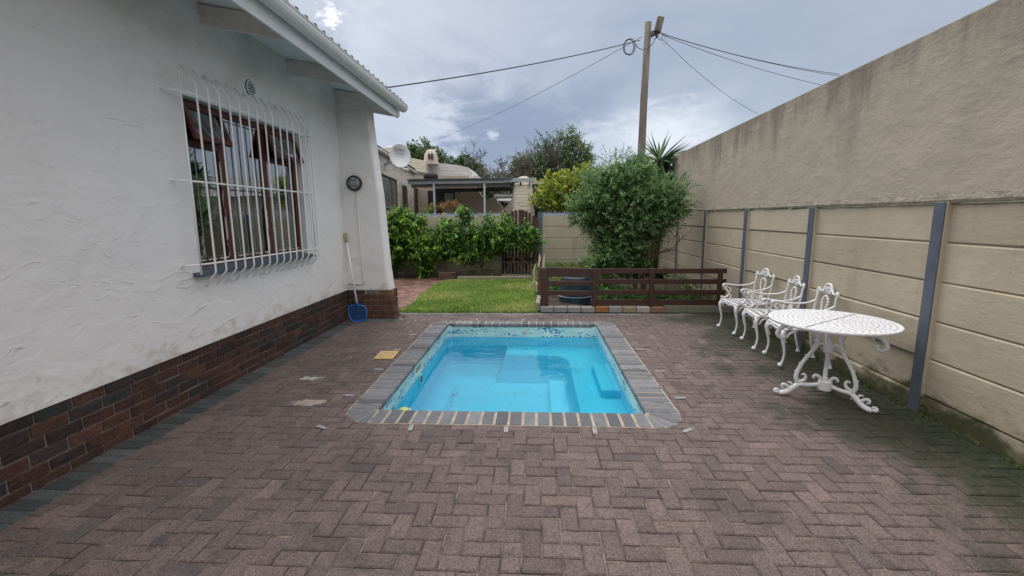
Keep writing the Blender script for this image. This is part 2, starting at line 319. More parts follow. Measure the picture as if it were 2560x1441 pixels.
def clip_paver(x0, y0, x1, y1, col):
    # keep clear of pool opening; cut at soldier rows and buttress
    x0 = max(x0, XL); y1 = min(y1, YT); x1 = min(x1, XR0)
    if x1-x0 < .02 or y1-y0 < .02: return
    if x0 < -2.2 and y1 > 6.93:
        if y0 > 6.9: return
        y1 = min(y1, 6.93)
        if y1-y0 < .02: return
    ix0, ix1, iy0, iy1 = PX0-.05, PX1+.05, PY0-.05, PY1+.05
    if x1 > ix0 and x0 < ix1 and y1 > iy0 and y0 < iy1: 
        # trim
        opts = []
        if x0 < ix0: opts.append((x0, y0, ix0, y1))
        if x1 > ix1: opts.append((ix1, y0, x1, y1))
        if y0 < iy0: opts.append((x0, y0, x1, iy0))
        if y1 > iy1: opts.append((x0, iy1, x1, y1))
        if not opts: return
        q = max(opts, key=lambda o: (o[2]-o[0])*(o[3]-o[1]))
        if (q[2]-q[0])*(q[3]-q[1]) < .001: return
        x0, y0, x1, y1 = q
    paver(pv, x0, y0, x1, y1, col)
ox, oy = -.17, 2.165
for j in range(-34, 54):
    for i in range(-32, 37):
        k = (i-j) % 4; x = ox+i*U; y = oy+j*U
        if k == 0: clip_paver(x, y, x+2*U, y+U, pcol())
        elif k == 3: clip_paver(x, y, x+U, y+2*U, pcol())
o = pv.build('patio_paving', m_pav, kind='structure')
# soldier rows: grey pavers by the house, in front of the buttress and before the lawn
sr = MB()
y = -1.3
while y < 7.0:
    v = random.gauss(1, .15); gcol = (.056*v, .064*v, .060*v) if random.random() < .7 else (.085*v, .092*v, .090*v)
    paver(sr, -3.068, y, XL, y+.1, gcol); y += .1
x = -2.855
while x < -2.36:
    v = random.gauss(1, .15); paver(sr, x, 6.93, x+.1, 7.13, (.085*v, .095*v, .095*v)); x += .1
x = -2.42
while x < 3.3:
    v = random.gauss(1, .1); paver(sr, x, 7.48, x+.2, 7.58, (.17*v, .175*v, .165*v), z=.001); x += .2
sr.build('border_paving', m_pav, kind='structure')

# lawn, path, planting bed
LX0, LX1, LY0, LY1 = -2.40, .03, 7.62, 11.55
M_path = mat('crazy_paving', (.20, .105, .08), .9, .3, 3)
m_path, n, l, p, c, noise, t = M_path
vo = nd(n, 'ShaderNodeTexVoronoi', feature='DISTANCE_TO_EDGE', inp={'Scale': 5.5}); l.new(t, vo.inputs['Vector'])
vo2 = nd(n, 'ShaderNodeTexVoronoi', inp={'Scale': 5.5}); l.new(t, vo2.inputs['Vector']); s2 = nd(n, 'ShaderNodeSeparateColor'); l.new(vo2.outputs['Color'], s2.inputs[0])
mr = nd(n, 'ShaderNodeMapRange', inp={'To Min': .6, 'To Max': 1.5}); l.new(s2.outputs[0], mr.inputs[0]); vm = nd(n, 'ShaderNodeVectorMath', operation='SCALE'); l.new(c, vm.inputs[0]); l.new(mr.outputs[0], vm.inputs['Scale'])
mr2 = nd(n, 'ShaderNodeMapRange', inp={'From Min': .015, 'From Max': .05}); l.new(vo.outputs[0], mr2.inputs[0]); mx = nd(n, 'ShaderNodeMix', data_type='RGBA'); l.new(mr2.outputs[0], mx.inputs[0]); mx.inputs[6].default_value = (.085, .065, .05, 1); l.new(vm.outputs[0], mx.inputs[7]); l.new(mx.outputs[2], p.inputs['Base Color'])
bp = nd(n, 'ShaderNodeBump', inp={'Distance': .012}); l.new(mr2.outputs[0], bp.inputs['Height']); l.new(bp.outputs[0], p.inputs['Normal'])
g = MB(); g.add([(-9, 7.15, -.018), (LX0+.02, 7.15, -.018), (LX0+.02, 12.7, -.018), (-9, 12.7, -.018)], [(0, 1, 2, 3)]); g.build('path', m_path, kind='structure')
g = MB(); g.add([(LX0, LY0-.04, -.004), (LX1, LY0-.04, -.004), (LX1, LY1, -.004), (LX0, LY1, -.004)], [(0, 1, 2, 3)]); g.build('lawn_soil', M1('lawn_soil', (.05, .07, .02), .95, .3, 8), kind='structure')
M_bed = M1('bed_soil', (.075, .05, .035), .95, .4, 6, bump=1, bscale=30, bdist=.05)
g = MB(); nx, ny = 34, 52
hv = {}
for i in range(nx+1):
    for j in range(ny+1):
        hv[i, j] = len(g.V); X_ = .09+i*(3.32-.09)/nx; Y_ = 7.74+j*5.0/ny; g.V.append((X_, Y_, .06+.03*math.sin(X_*5+Y_*3)+random.uniform(-.012, .012)))
for i in range(nx):
    for j in range(ny): g.F.append((hv[i, j], hv[i+1, j], hv[i+1, j+1], hv[i, j+1])); g.C.append((1, 1, 1))
g.build('planting_bed', M_bed, smooth=True, kind='structure')

def grass(name, n_, x0, x1, y0, y1, h0, h1, cols, label, keep=None, z=0):
    X_ = rng.uniform(x0, x1, n_); Y_ = rng.uniform(y0, y1, n_)
    if keep is not None: k = keep(X_, Y_); X_, Y_ = X_[k], Y_[k]; n_ = len(X_)
    a = rng.uniform(0, 2*np.pi, n_); h = rng.uniform(h0, h1, n_); w = .0055*rng.uniform(.8, 1.6, n_); lean = rng.normal(0, .5, (n_, 2))*h[:, None]
    V = np.zeros((n_, 4, 3)); dx, dy = np.cos(a)*w, np.sin(a)*w
    V[:, 0] = np.c_[X_-dx, Y_-dy, np.full(n_, z)]; V[:, 1] = np.c_[X_+dx, Y_+dy, np.full(n_, z)]
    V[:, 2] = np.c_[X_+dx*.5+lean[:, 0]*.6, Y_+dy*.5+lean[:, 1]*.6, z+h*.75]; V[:, 3] = np.c_[X_-dx*.3+lean[:, 0], Y_-dy*.3+lean[:, 1], z+h]
    F = np.arange(n_*4).reshape(-1, 4)
    pn = (np.sin(X_*2.3+1)+np.sin(Y_*3.1+X_)+np.sin(X_*5.1-Y_*4.3))/3
    c0, c1, c2 = [np.array(q) for q in cols]
    tt = np.clip(.5+.5*pn+rng.normal(0, .25, n_), 0, 1)[:, None]; C = c0*(1-tt)+c1*tt
    dry = rng.random(n_) < (.12+.40*np.clip(np.sin(X_*1.7+2)*np.sin(Y_*2.6), 0, 1)); C[dry] = c2
    C *= rng.uniform(.75, 1.25, n_)[:, None]
    return build_np(name, V.reshape(-1, 3), F, C, MGRASS, kind='stuff', label=label, cat='grass')
grass('grass', 70000, LX0-.02, LX1-.01, LY0-.02, LY1, .022, .065, [(.12, .26, .035), (.28, .43, .075), (.54, .49, .22)], 'short bright green lawn grass between the crazy paving and the timber bed fence',
      keep=lambda X_, Y_: (X_ > LX0+.03*np.sin(Y_*4)+.05*np.sin(Y_*1.7)) & (Y_ > LY0+.012*np.sin(X_*9)))

# ------------------------------------------------------------------ pool
pool = empty('swimming_pool', (0, 0, 0), label='small rectangular blue plunge pool edged with grey coping bricks', cat='swimming pool')
M_basin = M1('pool_paint', (.09, .67, .84), .7, .05, 3, layers=[((.10, .33, .38), 9, .68, .8, .35)], bump=1, bscale=14, bdist=.004)
M_cope, n, l, p, c, noise, t = mat('coping_brick', (1, 1, 1), .85, .22, 16, use_col=True, layers=[((.085, .088, .09), 6, .55, .75, .5)], bump=1, bscale=90, bdist=.006)
M_mortar = M1('light_mortar', (.35, .30, .235), .95, .3, 12, layers=[((.20, .15, .10), 8, .5, .7, .7)], bump=1, bscale=100, bdist=.004)
ZW = -.20
b = MB(); fz = -.72
def ibox(mb, x0, y0, x1, y1, z0, z1):  # inner faces of a basin
    mb.add([(x0, y0, z0), (x1, y0, z0), (x1, y1, z0), (x0, y1, z0), (x0, y0, z1), (x1, y0, z1), (x1, y1, z1), (x0, y1, z1)], [(0, 1, 2, 3), (1, 0, 4, 5), (2, 1, 5, 6), (3, 2, 6, 7), (0, 3, 7, 4)])
# walls with rounded corners and a coved floor
def rrect(x0, y0, x1, y1, r, n_=5):
    pts = []
    for cx, cy, a0 in [(x1-r, y0+r, -90), (x1-r, y1-r, 0), (x0+r, y1-r, 90), (x0+r, y0+r, 180)]:
        for k in range(n_+1): a = R(a0+90*k/n_); pts.append((cx+r*math.cos(a), cy+r*math.sin(a)))
    return pts
levels = [(0, -.21), (0, -.60), (.015, -.64), (.06, -.69), (.14, fz)]
rings = [[(x, y, z) for x, y in rrect(PX0+i_, PY0+i_, PX1-i_, PY1-i_, .10)] for i_, z in levels]
nr = len(rings[0]); vs = [v for r_ in rings for v in r_]
fs = [(i*nr+(k+1) % nr, i*nr+k, (i+1)*nr+k, (i+1)*nr+(k+1) % nr) for i in range(len(rings)-1) for k in range(nr)]
fs.append(tuple((len(rings)-1)*nr+k for k in range(nr))); b.add(vs, fs); b.build('basin', M_basin, pool, smooth=False)
m_tile, n, l, p, c, noise, t = mat('mosaic_band', (.40, .60, .58), .45, .15, 5, layers=[((.62, .68, .62), (3, 3, 9), .5, .7, .7)])
sp_ = nd(n, 'ShaderNodeSeparateXYZ'); l.new(t, sp_.inputs[0]); ad = nd(n, 'ShaderNodeMath', operation='ADD'); l.new(sp_.outputs[0], ad.inputs[0]); l.new(sp_.outputs[1], ad.inputs[1])
def fl(sock, k): 
    q = nd(n, 'ShaderNodeMath', operation='MULTIPLY', inp={1: k}); l.new(sock, q.inputs[0]); f = nd(n, 'ShaderNodeMath', operation='FLOOR'); l.new(q.outputs[0], f.inputs[0]); return f.outputs[0]
cb = nd(n, 'ShaderNodeCombineXYZ'); l.new(fl(ad.outputs[0], 52), cb.inputs[0]); l.new(fl(sp_.outputs[2], 52), cb.inputs[1])
wn = nd(n, 'ShaderNodeTexWhiteNoise', noise_dimensions='2D'); l.new(cb.outputs[0], wn.inputs['Vector'])
msk = nd(n, 'ShaderNodeMapRange', inp={'From Min': .46, 'From Max': .66, 'To Min': 0, 'To Max': .55}); l.new(noise((2.2, 2.2, 14), 3), msk.inputs[0])
lt = nd(n, 'ShaderNodeMath', operation='LESS_THAN'); l.new(wn.outputs[0], lt.inputs[0]); l.new(msk.outputs[0], lt.inputs[1])
mx = nd(n, 'ShaderNodeMix', data_type='RGBA'); l.new(lt.outputs[0], mx.inputs[0]); l.new(c, mx.inputs[6]); mx.inputs[7].default_value = (.02, .16, .33, 1); l.new(mx.outputs[2], p.inputs['Base Color'])
b = MB(); ra = [(x, y) for x, y in rrect(PX0, PY0, PX1, PY1, .10)]
b.add([(x, y, -.21) for x, y in ra]+[(x, y, -.03) for x, y in ra], [((k+1) % nr, k, nr+k, nr+(k+1) % nr) for k in range(nr)]); b.build('tile_band', m_tile, pool)
# underwater bench, seat block and step (depths as they look through the still water)
b = MB(); zb = -.35
pts = [(-.45, PY1+.01), (-.45, 6.33), (.22, 6.33), (.33, 6.30), (.41, 6.22), (.45, 6.08), (.45, PY0-.01), (PX1+.01, PY0-.01), (PX1+.01, PY1+.01)]
low = [(-.58, PY1+.01), (-.58, 6.17), (.16, 6.17), (.24, 6.15), (.28, 6.11), (.31, 6.0), (.31, PY0-.01), (PX1+.01, PY0-.01), (PX1+.01, PY1+.01)]
mid = [((x0+x1*2)/3, (y0+y1*2)/3) for (x0, y0), (x1, y1) in zip(low, pts)]; nb_ = len(pts)
b.add([(x, y, fz-.01) for x, y in low]+[(x, y, fz+.16) for x, y in mid]+[(x, y, zb-.015) for x, y in pts]+[(x+(.012 if x < .9 and y > 5 else .012*(x < .9)), y+(.012 if y > 6.2 and y < 6.5 else 0), zb) for x, y in pts], [(i*nb_+k, i*nb_+(k+1) % nb_, (i+1)*nb_+(k+1) % nb_, (i+1)*nb_+k) for i in range(3) for k in range(nb_)]+[tuple(3*nb_+k for k in range(nb_))])
fix_normals(b.build('bench', M_basin, pool))
b = MB(); b.box((.72, 4.78, zb-.01), (PX1+.01, 5.68, -.255), bev=.012); b.build('seat_block', M_basin, pool)
b = MB(); b.box((.17, 4.93, fz-.01), (.44, 5.98, -.60), bev=.012); b.build('step', M_basin, pool)
# coping
cm = MB(); mo = MB(); TH = .055; zt = .006; PIT = .1135; JW = .013
def cope(x0, y0, x1, y1):
    v = random.gauss(1, .13); cc = (.142*v, .147*v, .160*v) if random.random() < .8 else (.09*v, .094*v, .104*v)
    cm.box((x0, y0, zt-TH), (x1, y1, zt+random.gauss(0, .0012)), cc, bev=.010)
for nn_, (a, bq, fixed0, fixed1, ax) in enumerate([(PX0+.02, PX1-.02, PY0-CW, PY0+.012, 0), (PX0+.02, PX1-.02, PY1-.012, PY1+.195, 0), (PY0+.02, PY1-.02, PX0-CW, PX0+.012, 1), (PY0+.02, PY1-.02, PX1-.012, PX1+CW+.02, 1)]):
    k = round((bq-a)/PIT); pit = (bq-a)/k
    for i in range(k):
        jw = JW if nn_ == 0 else .006; s0 = a+i*pit+jw/2; s1 = s0+pit-jw
        if ax == 0: cope(s0, fixed0, s1, fixed1)
        else: cope(fixed0, s0, fixed1, s1)
for cx, cy, a0, rr, rrx in [(PX0+.02, PY0+.02, 180, .26, .26), (PX1-.02, PY0+.02, 270, .28, .28), (PX1-.02, PY1-.02, 0, .22, .28), (PX0+.02, PY1-.02, 90, .22, .25)]:
    for k in range(4):
        aa, bb = R(a0+90*k/4+1.6), R(a0+90*(k+1)/4-1.6); am = (aa+bb)/2; v = random.gauss(1, .13); cc = (.138*v, .143*v, .156*v)
        P = lambda a, q: (cx+math.cos(a)*q*(rrx/rr), cy+math.sin(a)*q)
        pts = [P(aa+.12, .035), P(bb-.12, .035), P(bb, rr-.004), P(am, rr+.004), P(aa, rr-.004)]
        cm.prism([(x, y, zt-TH) for x, y in pts], (0, 0, TH), cc)
    pts = [(cx+math.cos(R(a0+90*k/8))*(rrx+.004), cy+math.sin(R(a0+90*k/8))*(rr+.004)) for k in range(9)]
    mo.prism([(cx, cy, -.05)]+[(x, y, -.05) for x, y in pts], (0, 0, .053))
co = cm.build('coping', M_cope, pool); fix_normals(co)
for (x0, y0, x1, y1) in [(PX0+.02, PY0-CW-.004, PX1-.02, PY0+.004), (PX0+.02, PY1-.004, PX1-.02, PY1+.199), (PX0-CW-.004, PY0+.02, PX0+.004, PY1-.02), (PX1-.004, PY0+.02, PX1+CW+.026, PY1-.02)]:
    mo.box((x0, y0, -.05), (x1, y1, .0015))
fix_normals(mo.build('coping_mortar', M_mortar, pool))
# skimmer opening, return and far inlet
b = MB(); X_ = PX0; y0, y1, z0, z1 = 4.82, 5.13, -.155, -.035; fr = .022
for bx in [((X_-.0, y0, z0), (X_+.012, y0+fr, z1)), ((X_, y1-fr, z0), (X_+.012, y1, z1)), ((X_, y0+fr, z0), (X_+.012, y1-fr, z0+fr*.8)), ((X_, y0+fr, z1-fr*.8), (X_+.012, y1-fr, z1))]: b.box(*bx)
sk = b.build('skimmer_frame', M1('old_plastic', (.68, .70, .60), .5, .15, 20), pool)
b = MB(); b.box((X_+.001, y0+fr, z0+fr*.8), (X_+.005, y1-fr, z1-fr*.8)); b.build('skimmer_throat', M1('throat', (.20, .27, .22), .6, .2, 10), sk)
rx = Matrix.Rotation(R(90), 3, 'Y')
b = MB(); b.lathe([(.075, 0), (.075, .012), (.06, .018), (.04, .018)], (X_+.001, 5.055, -.255), 20, M=rx, caps=False); rf = b.build('pool_light', M1('lamp_ring', (.30, .62, .70), .5, .05), pool, smooth=False)
b = MB(); b.lathe([(.0, .016), (.04, .016)], (X_+.004, 5.055, -.255), 20, M=rx); b.build('lamp_lens', M1('lamp_lens', (.01, .06, .16), .2, 0), rf)
b = MB(); b.lathe([(.038, 0), (.036, .014), (.022, .02), (.0, .02)], (-.17, PY1-.001, -.125), 14, M=Matrix.Rotation(R(90), 3, 'X')); b.build('inlet', M1('inlet', (.42, .42, .38), .6, .3, 30), pool)
# water
m_w = bpy.data.materials.new('pool_water'); m_w.use_nodes = True; n = m_w.node_tree.nodes; l = m_w.node_tree.links; n.clear()
o_ = nd(n, 'ShaderNodeOutputMaterial'); tr = nd(n, 'ShaderNodeBsdfTransparent'); tr.inputs[0].default_value = (.86, .97, .99, 1); gl = nd(n, 'ShaderNodeBsdfGlossy', inp={'Roughness': .015}); fr_ = nd(n, 'ShaderNodeFresnel', inp={'IOR': 1.65}); mxs = nd(n, 'ShaderNodeMixShader')
tcw = nd(n, 'ShaderNodeTexCoord'); nw = nd(n, 'ShaderNodeTexNoise', inp={'Scale': 5, 'Detail': 3, 'Roughness': .5}); l.new(tcw.outputs['Object'], nw.inputs[0]); bw = nd(n, 'ShaderNodeBump', inp={'Distance': .0035}); l.new(nw.outputs[0], bw.inputs['Height'])
l.new(bw.outputs[0], gl.inputs['Normal']); l.new(bw.outputs[0], fr_.inputs['Normal']); l.new(fr_.outputs[0], mxs.inputs[0]); l.new(tr.outputs[0], mxs.inputs[1]); l.new(gl.outputs[0], mxs.inputs[2]); l.new(mxs.outputs[0], o_.inputs[0])
b = MB(); b.add([(PX0+.001, PY0+.001, ZW), (PX1-.001, PY0+.001, ZW), (PX1-.001, PY1-.001, ZW), (PX0+.001, PY1-.001, ZW)], [(0, 1, 2, 3)]); b.build('water', m_w, kind='structure')
# silt and leaf bits on the pool floor
ns = 620; V = np.zeros((ns, 4, 3)); X_ = rng.uniform(-1.0, .12, ns); Y_ = 4.4+1.7*rng.random(ns); arc = rng.random(ns) < .3; Y_[arc] = 5.75-.35*(X_[arc]+.3)**2+rng.normal(0, .05, arc.sum())
kk = rng.random(ns); line = kk < .35; X_[line] = -1.10+rng.normal(0, .03, line.sum()); ln2 = (kk > .35) & (kk < .5); X_[ln2] = .46+.16*rng.random(ln2.sum()); 
a = rng.uniform(0, 6.28, ns); s_ = rng.uniform(.002, .007, ns); zz = np.where(ln2, zb+.003, fz+.004)
for k, (u, v) in enumerate([(-1.6, -.5), (1.6, -.5), (1.2, .5), (-1.2, .5)]): V[:, k] = np.c_[X_+s_*(u*np.cos(a)-v*np.sin(a)), Y_+s_*(u*np.sin(a)+v*np.cos(a)), zz+rng.uniform(0, .002, ns)]
build_np('silt', V.reshape(-1, 3), np.arange(ns*4).reshape(-1, 4), np.full((ns, 3), 1.)*rng.uniform(.7, 1.6, (ns, 1)), M1('silt', (.04, .17, .20), .9, .2, 30, use_col=True), kind='stuff', label='dark leaf bits and silt lying on the pale blue pool floor', cat='silt')
tg = MB(); tg.tube([(-1.02, 4.55, fz+.008), (-.85, 4.58, fz+.008), (-.62, 4.68, fz+.012)], .004, 5); tg.build('twig', M1('twig', (.05, .12, .12), .8, .1), label='thin dark twig lying on the pool floor at the near left', cat='twig')
# chlorine floater
fl_ = empty('chlorine_floater', (-1.27, 4.06, ZW-.02), label='yellow green chlorine floater in the near left corner of the pool', cat='pool floater')
b = MB(); b.lathe([(.0, -.03), (.04, -.03), (.058, .0), (.058, .02), (.042, .036), (.025, .042), (.0, .044)], n=18); b.build('dome', M1('lime_plastic', (.42, .50, .16), .4, .05), fl_, smooth=True)
b = MB(); b.lathe([(.06, .004), (.072, .008), (.072, .018), (.06, .022)], n=18, caps=False); b.build('float_ring', M_white, fl_, smooth=True)
# anchor plates round the pool
M_plate = M1('plate_metal', (.36, .36, .35), .5, .15, 30)
pl0 = None
def plate_mesh():
    b = MB(); b.box((-.015, -.05, .001), (.015, .05, .006), bev=.002)
    return b
plates = [(-1.69, 3.27, 62), (-.98, 3.285, 4), (-.23, 3.285, 0), (.45, 3.285, -2), (1.16, 3.32, -55), (1.30, 3.95, -84), (1.31, 4.67, -88), (1.28, 5.46, 88), (1.30, 6.2, 90), (-1.73, 3.91, 80), (-1.71, 4.64, 86), (-1.73, 5.38, 90), (-1.72, 6.1, 90), (-.95, 7.05, 0), (-.2, 7.05, 0), (.5, 7.06, 0)]
pw = ['at the near left corner of the pool', 'left one at the near pool edge', 'middle of the near pool edge', 'right one at the near pool edge', 'at the near right corner of the pool', 'nearest on the right pool side', 'second from front, right pool side', 'third from front, right pool side', 'farthest on the right pool side', 'nearest on the left pool side', 'second from front, left pool side', 'beside the tan cover', 'farthest on the left pool side', 'left one at the far pool edge', 'middle of the far pool edge', 'right one at the far pool edge']
for i, ((x, y, a), wd) in enumerate(zip(plates, pw)):
    if pl0 is None:
        pl0 = plate_mesh().build('anchor_plate', M_plate); hb = MB()
        for yy in (-.038, -.012, .014, .038): hb.lathe([(.0, .0065), (.0065, .0065)], (0, yy, 0), 8)
        hb.build('screw_holes', M_dark, pl0); q = pl0
    else: q = copy_tree(pl0)
    q.location = (x, y, .002); q.rotation_euler = (0, 0, R(a)); tag(q, 'slotted metal anchor on the paving, %s' % wd, 'anchor plate', 'cover anchors round the pool')
# yellow cover
b = MB(); yc = empty('valve_cover', (-1.79, 5.15, .003), R(3), label='square tan plastic cover set in the paving beside the pool coping', cat='cover')
b.box((-.115, -.155, 0), (.115, .155, .009), bev=.004); b.build('lid', M1('tan_plastic', (.50, .32, .12), .6, .15, 10, layers=[((.3, .19, .08), 12, .6, .7, .4)]), yc)
b = MB(); b.lathe([(.078, .0095), (.085, .011), (.092, .0095)], n=28, caps=False); b.lathe([(.0, .011), (.014, .011)], n=8); b.build('ring', M1('ring', (.30, .19, .08), .6, .1), yc)

# ------------------------------------------------------------------ house
HX = -3.07
house = empty('white_house', (HX, 3.5, 0), label='white rough plastered house with brick plinth and barred window', cat='house')
HO = Vector((HX, 3.5, 0))
def loc(o): o.location = o.location - HO; return o      # world built child -> parent offset
m_pl, n, l, p, c, noise, t = mat('rough_plaster', (.775, .755, .742), .9, .035, 1.2,
    layers=[((.45, .46, .42), (1, .9, 1.5), .62, .88, .55, 2, 1.2, 3.6, .30), ((.50, .46, .40), (3, 3, 7), .70, .80, .35), ((.46, .40, .33), (7, 7, 9), .52, .78, .6, 2, .85, .42, .16), ((.35, .36, .30), (2.5, 2.5, 6), .72, .95, .6, 2, 2.2, 3.7, .26)])
prev = None
def bumpn(sock, dist, strength=1.0):
    global prev
    bb = nd(n, 'ShaderNodeBump', inp={'Strength': strength, 'Distance': dist}); l.new(sock, bb.inputs['Height'])
    if prev is not None: l.new(prev, bb.inputs['Normal'])
    prev = bb.outputs[0]
bumpn(noise((1.6, 1.6, 2.2), 3, .5, .6), .030)
bumpn(noise((5, 5, 8), 4, .55, .8), .009)
rd = nd(n, 'ShaderNodeMapRange', interpolation_type='SMOOTHSTEP', inp={'From Min': .58, 'From Max': .76}); l.new(noise((3.4, 3.4, 9), 4, .6, 1.0), rd.inputs[0]); bumpn(rd.outputs[0], .006)
bumpn(noise(60, 3), .001)
l.new(prev, p.inputs['Normal'])
# wall with window opening (thickness .25)
WY0, WY1, WZ0, WZ1 = 3.97, 5.96, 1.14, 2.71
ZP_, ZT = .472, 3.62
wb = MB()
ys = [-2.5, WY0, WY1, 7.42]; zs = [ZP_, WZ0, WZ1, ZT]
for i in range(3):
    for j in range(3):
        if i == 1 and j == 1: continue
        wb.add([(HX, ys[i], zs[j]), (HX, ys[i+1], zs[j]), (HX, ys[i+1], zs[j+1]), (HX, ys[i], zs[j+1])], [(0, 1, 2, 3)])
wb.add([(HX, WY0, WZ0), (HX, WY1, WZ0), (HX, WY1, WZ1), (HX, WY0, WZ1), (HX-.25, WY0, WZ0), (HX-.25, WY1, WZ0), (HX-.25, WY1, WZ1), (HX-.25, WY0, WZ1)], [(0, 4, 5, 1), (1, 5, 6, 2), (2, 6, 7, 3), (3, 7, 4, 0)])
wb.add([(HX, 7.42, ZP_), (-9, 7.42, ZP_), (-9, 7.42, 4.6), (HX, 7.42, ZT)], [(0, 1, 2, 3)])
wb.add([(HX, -2.5, ZP_), (-9, -2.5, ZP_), (-9, -2.5, 4.6), (HX, -2.5, ZT)], [(3, 2, 1, 0)])
wb.add([(HX, -2.5, ZP_), (HX, 7.42, ZP_), (HX-.03, 7.42, ZP_), (HX-.03, -2.5, ZP_)], [(3, 2, 1, 0)])
loc(wb.build('wall', m_pl, house))
# buttress: tapered pier with rounded outer edge
bt = MB(); y0, y1 = 7.15, 7.41; prof = []
zl = [ZP_, .8, 1.4, 2.0, 2.6, 3.1, 3.42]
rings = []
for z in zl:
    f = (z-ZP_)/(3.3-ZP_); xo = -2.365 - .205*f - .012*math.sin(f*9)
    if z < .5: xo -= .0
    r_ = .05; rr = []
    rr.append((HX+.001, y0, z))
    rr.append((xo-r_, y0, z))
    for k in range(1, 5): a = R(-90+90*k/4); rr.append((xo-r_+r_*math.cos(a), y0+r_+r_*math.sin(a), z))
    rr.append((xo, y1-.02, z)); rr.append((xo-.02, y1, z)); rr.append((HX+.001, y1, z)); rings.append(rr)
k = len(rings[0]); bt.V += [v for r_ in rings for v in r_]
for i in range(len(rings)-1):
    for j in range(k): bt.F.append((i*k+j, i*k+(j+1) % k, (i+1)*k+(j+1) % k, (i+1)*k+j)); bt.C.append((1, 1, 1))
bt.F.append(tuple(range(k))); bt.C.append((1, 1, 1))
loc(bt.build('buttress', m_pl, house))
# brick plinth
m_br = M1('face_brick', (1, 1, 1), .8, .3, 18, use_col=True, layers=[((.018, .014, .014), 5, .48, .68, .65), ((.55, .5, .45), 26, .73, .78, .7)], bump=1, bscale=38, bdist=.02, bumps=[((14, 14, 60), .008)])
m_mo = M1('brick_mortar', (.21, .18, .15), .95, .3, 14, layers=[((.06, .06, .045), 4, .5, .7, .7)], bump=1, bscale=80, bdist=.004)
bk = MB(); bm_ = MB()
def bcol():
    v = random.gauss(1, .2); k = random.random()
    if k < .48: return (.075*v, .030*v, .021*v)
    if k < .74: return (.042*v, .027*v, .024*v)
    if k < .84: return (.034*v, .033*v, .031*v)
    if k < .985: return (.092*v, .038*v, .024*v)
    return (.09*v, .042*v, .025*v)
rows = [(-.03, .047), (.057, .132), (.142, .217), (.227, .302), (.312, .387), (.397, .470)]
for j, (z0, z1) in enumerate(rows):
    y = -2.3 - (.116 if j % 2 else 0) + random.uniform(-.02, .02)
    while y < 7.15:
        ln_ = .222+random.gauss(0, .004); y2 = min(y+ln_, 7.15)
        if y2-y > .03: bk.box((HX-.10, y+.0, z0+random.gauss(0, .0015)), (HX-.006+random.gauss(0, .002), y2, z1+random.gauss(0, .0015)), bcol(), bev=.005)
        y += ln_+.012
bm_.box((HX-.11, -2.4, -.04), (HX-.016, 7.16, .471))
o = loc(bk.build('plinth', m_br, house)); 
# buttress plinth bricks (front, side)
bkk = MB()
for j, (z0, z1) in enumerate(rows):
    xo = -2.335+random.gauss(0, .003)+(.012 if j < 2 else 0); x = xo; first = True
    while x > HX+.01:
        w = (.222 if j % 2 else .105) if first else .222; x2 = max(x-w, HX-.02)
        v = random.gauss(1, .18); cc = bcol() if x < -2.75 else (.125*v, .058*v, .038*v)
        if j == 5 and first: cc = (.24, .135, .07)
        if j == 5 and -2.65 < x < -2.45: cc = (.22, .2, .18)
        bkk.box((x2, 7.135+random.gauss(0, .002), z0), (x, 7.24, z1), cc, bev=.005)
        x = x2-.011; first = False
    v = random.gauss(1, .15)
    if j % 2: bkk.box((xo-.10, 7.251, z0), (xo, 7.44, z1), (.13*v, .06*v, .04*v), bev=.005)
    else: bkk.box((xo-.10, 7.251, z0), (xo, 7.335, z1), (.13*v, .06*v, .04*v), bev=.005); bkk.box((xo-.10, 7.346, z0), (xo, 7.44, z1), (.10*v, .05*v, .035*v), bev=.005)
loc(bkk.build('buttress_plinth', m_br, house))
bm_.box((HX, 7.145, -.04), (-2.35, 7.43, .4715)); bm_.box((-9, 7.30, -.04), (HX-.02, 7.415, .471))
loc(bm_.build('plinth_mortar', m_mo, house))
# roof, soffit, fascia, gutter, rafters
FX = -2.26; RY0, RY1 = -2.6, 7.62; SL = math.tan(R(11))
def rz_(x): return 3.46 + (FX-x)*SL
sf = MB(); sf.add([(FX-.02, RY0, rz_(FX)-.03), (FX-.02, RY1, rz_(FX)-.03), (HX-.02, RY1, rz_(HX)-.03), (HX-.02, RY0, rz_(HX)-.03)], [(0, 1, 2, 3)]); loc(sf.build('soffit', M_soffit, house))
f = MB(); f.box((FX-.012, RY0, 3.235), (FX+.012, RY1, 3.435), bev=.003); f.box((FX-.010, RY0, 3.436), (FX+.008, RY1, 3.455)); loc(f.build('fascia', M_fascia, house))
f = MB(); f.prism([(FX-.014, RY1-.03, 3.25), (FX-.014, RY1-.03, 3.44), (-9, RY1-.03, rz_(-9)-.02), (-9, RY1-.03, rz_(-9)-.20)], (0, .028, 0)); loc(fix_normals(f.build('barge_board', M_rafter, house)))
for yy in (-.1, 1.38, 2.85, 4.315, 5.78, 7.10):
    f = MB(); f.prism([(FX-.013, yy, 3.245), (FX-.013, yy, 3.425), (HX-.06, yy, rz_(HX)-.04), (HX-.06, yy, 3.40), (HX, yy, 3.395)], (0, .045, 0)); loc(fix_normals(f.build('rafter', M_rafter, house)))
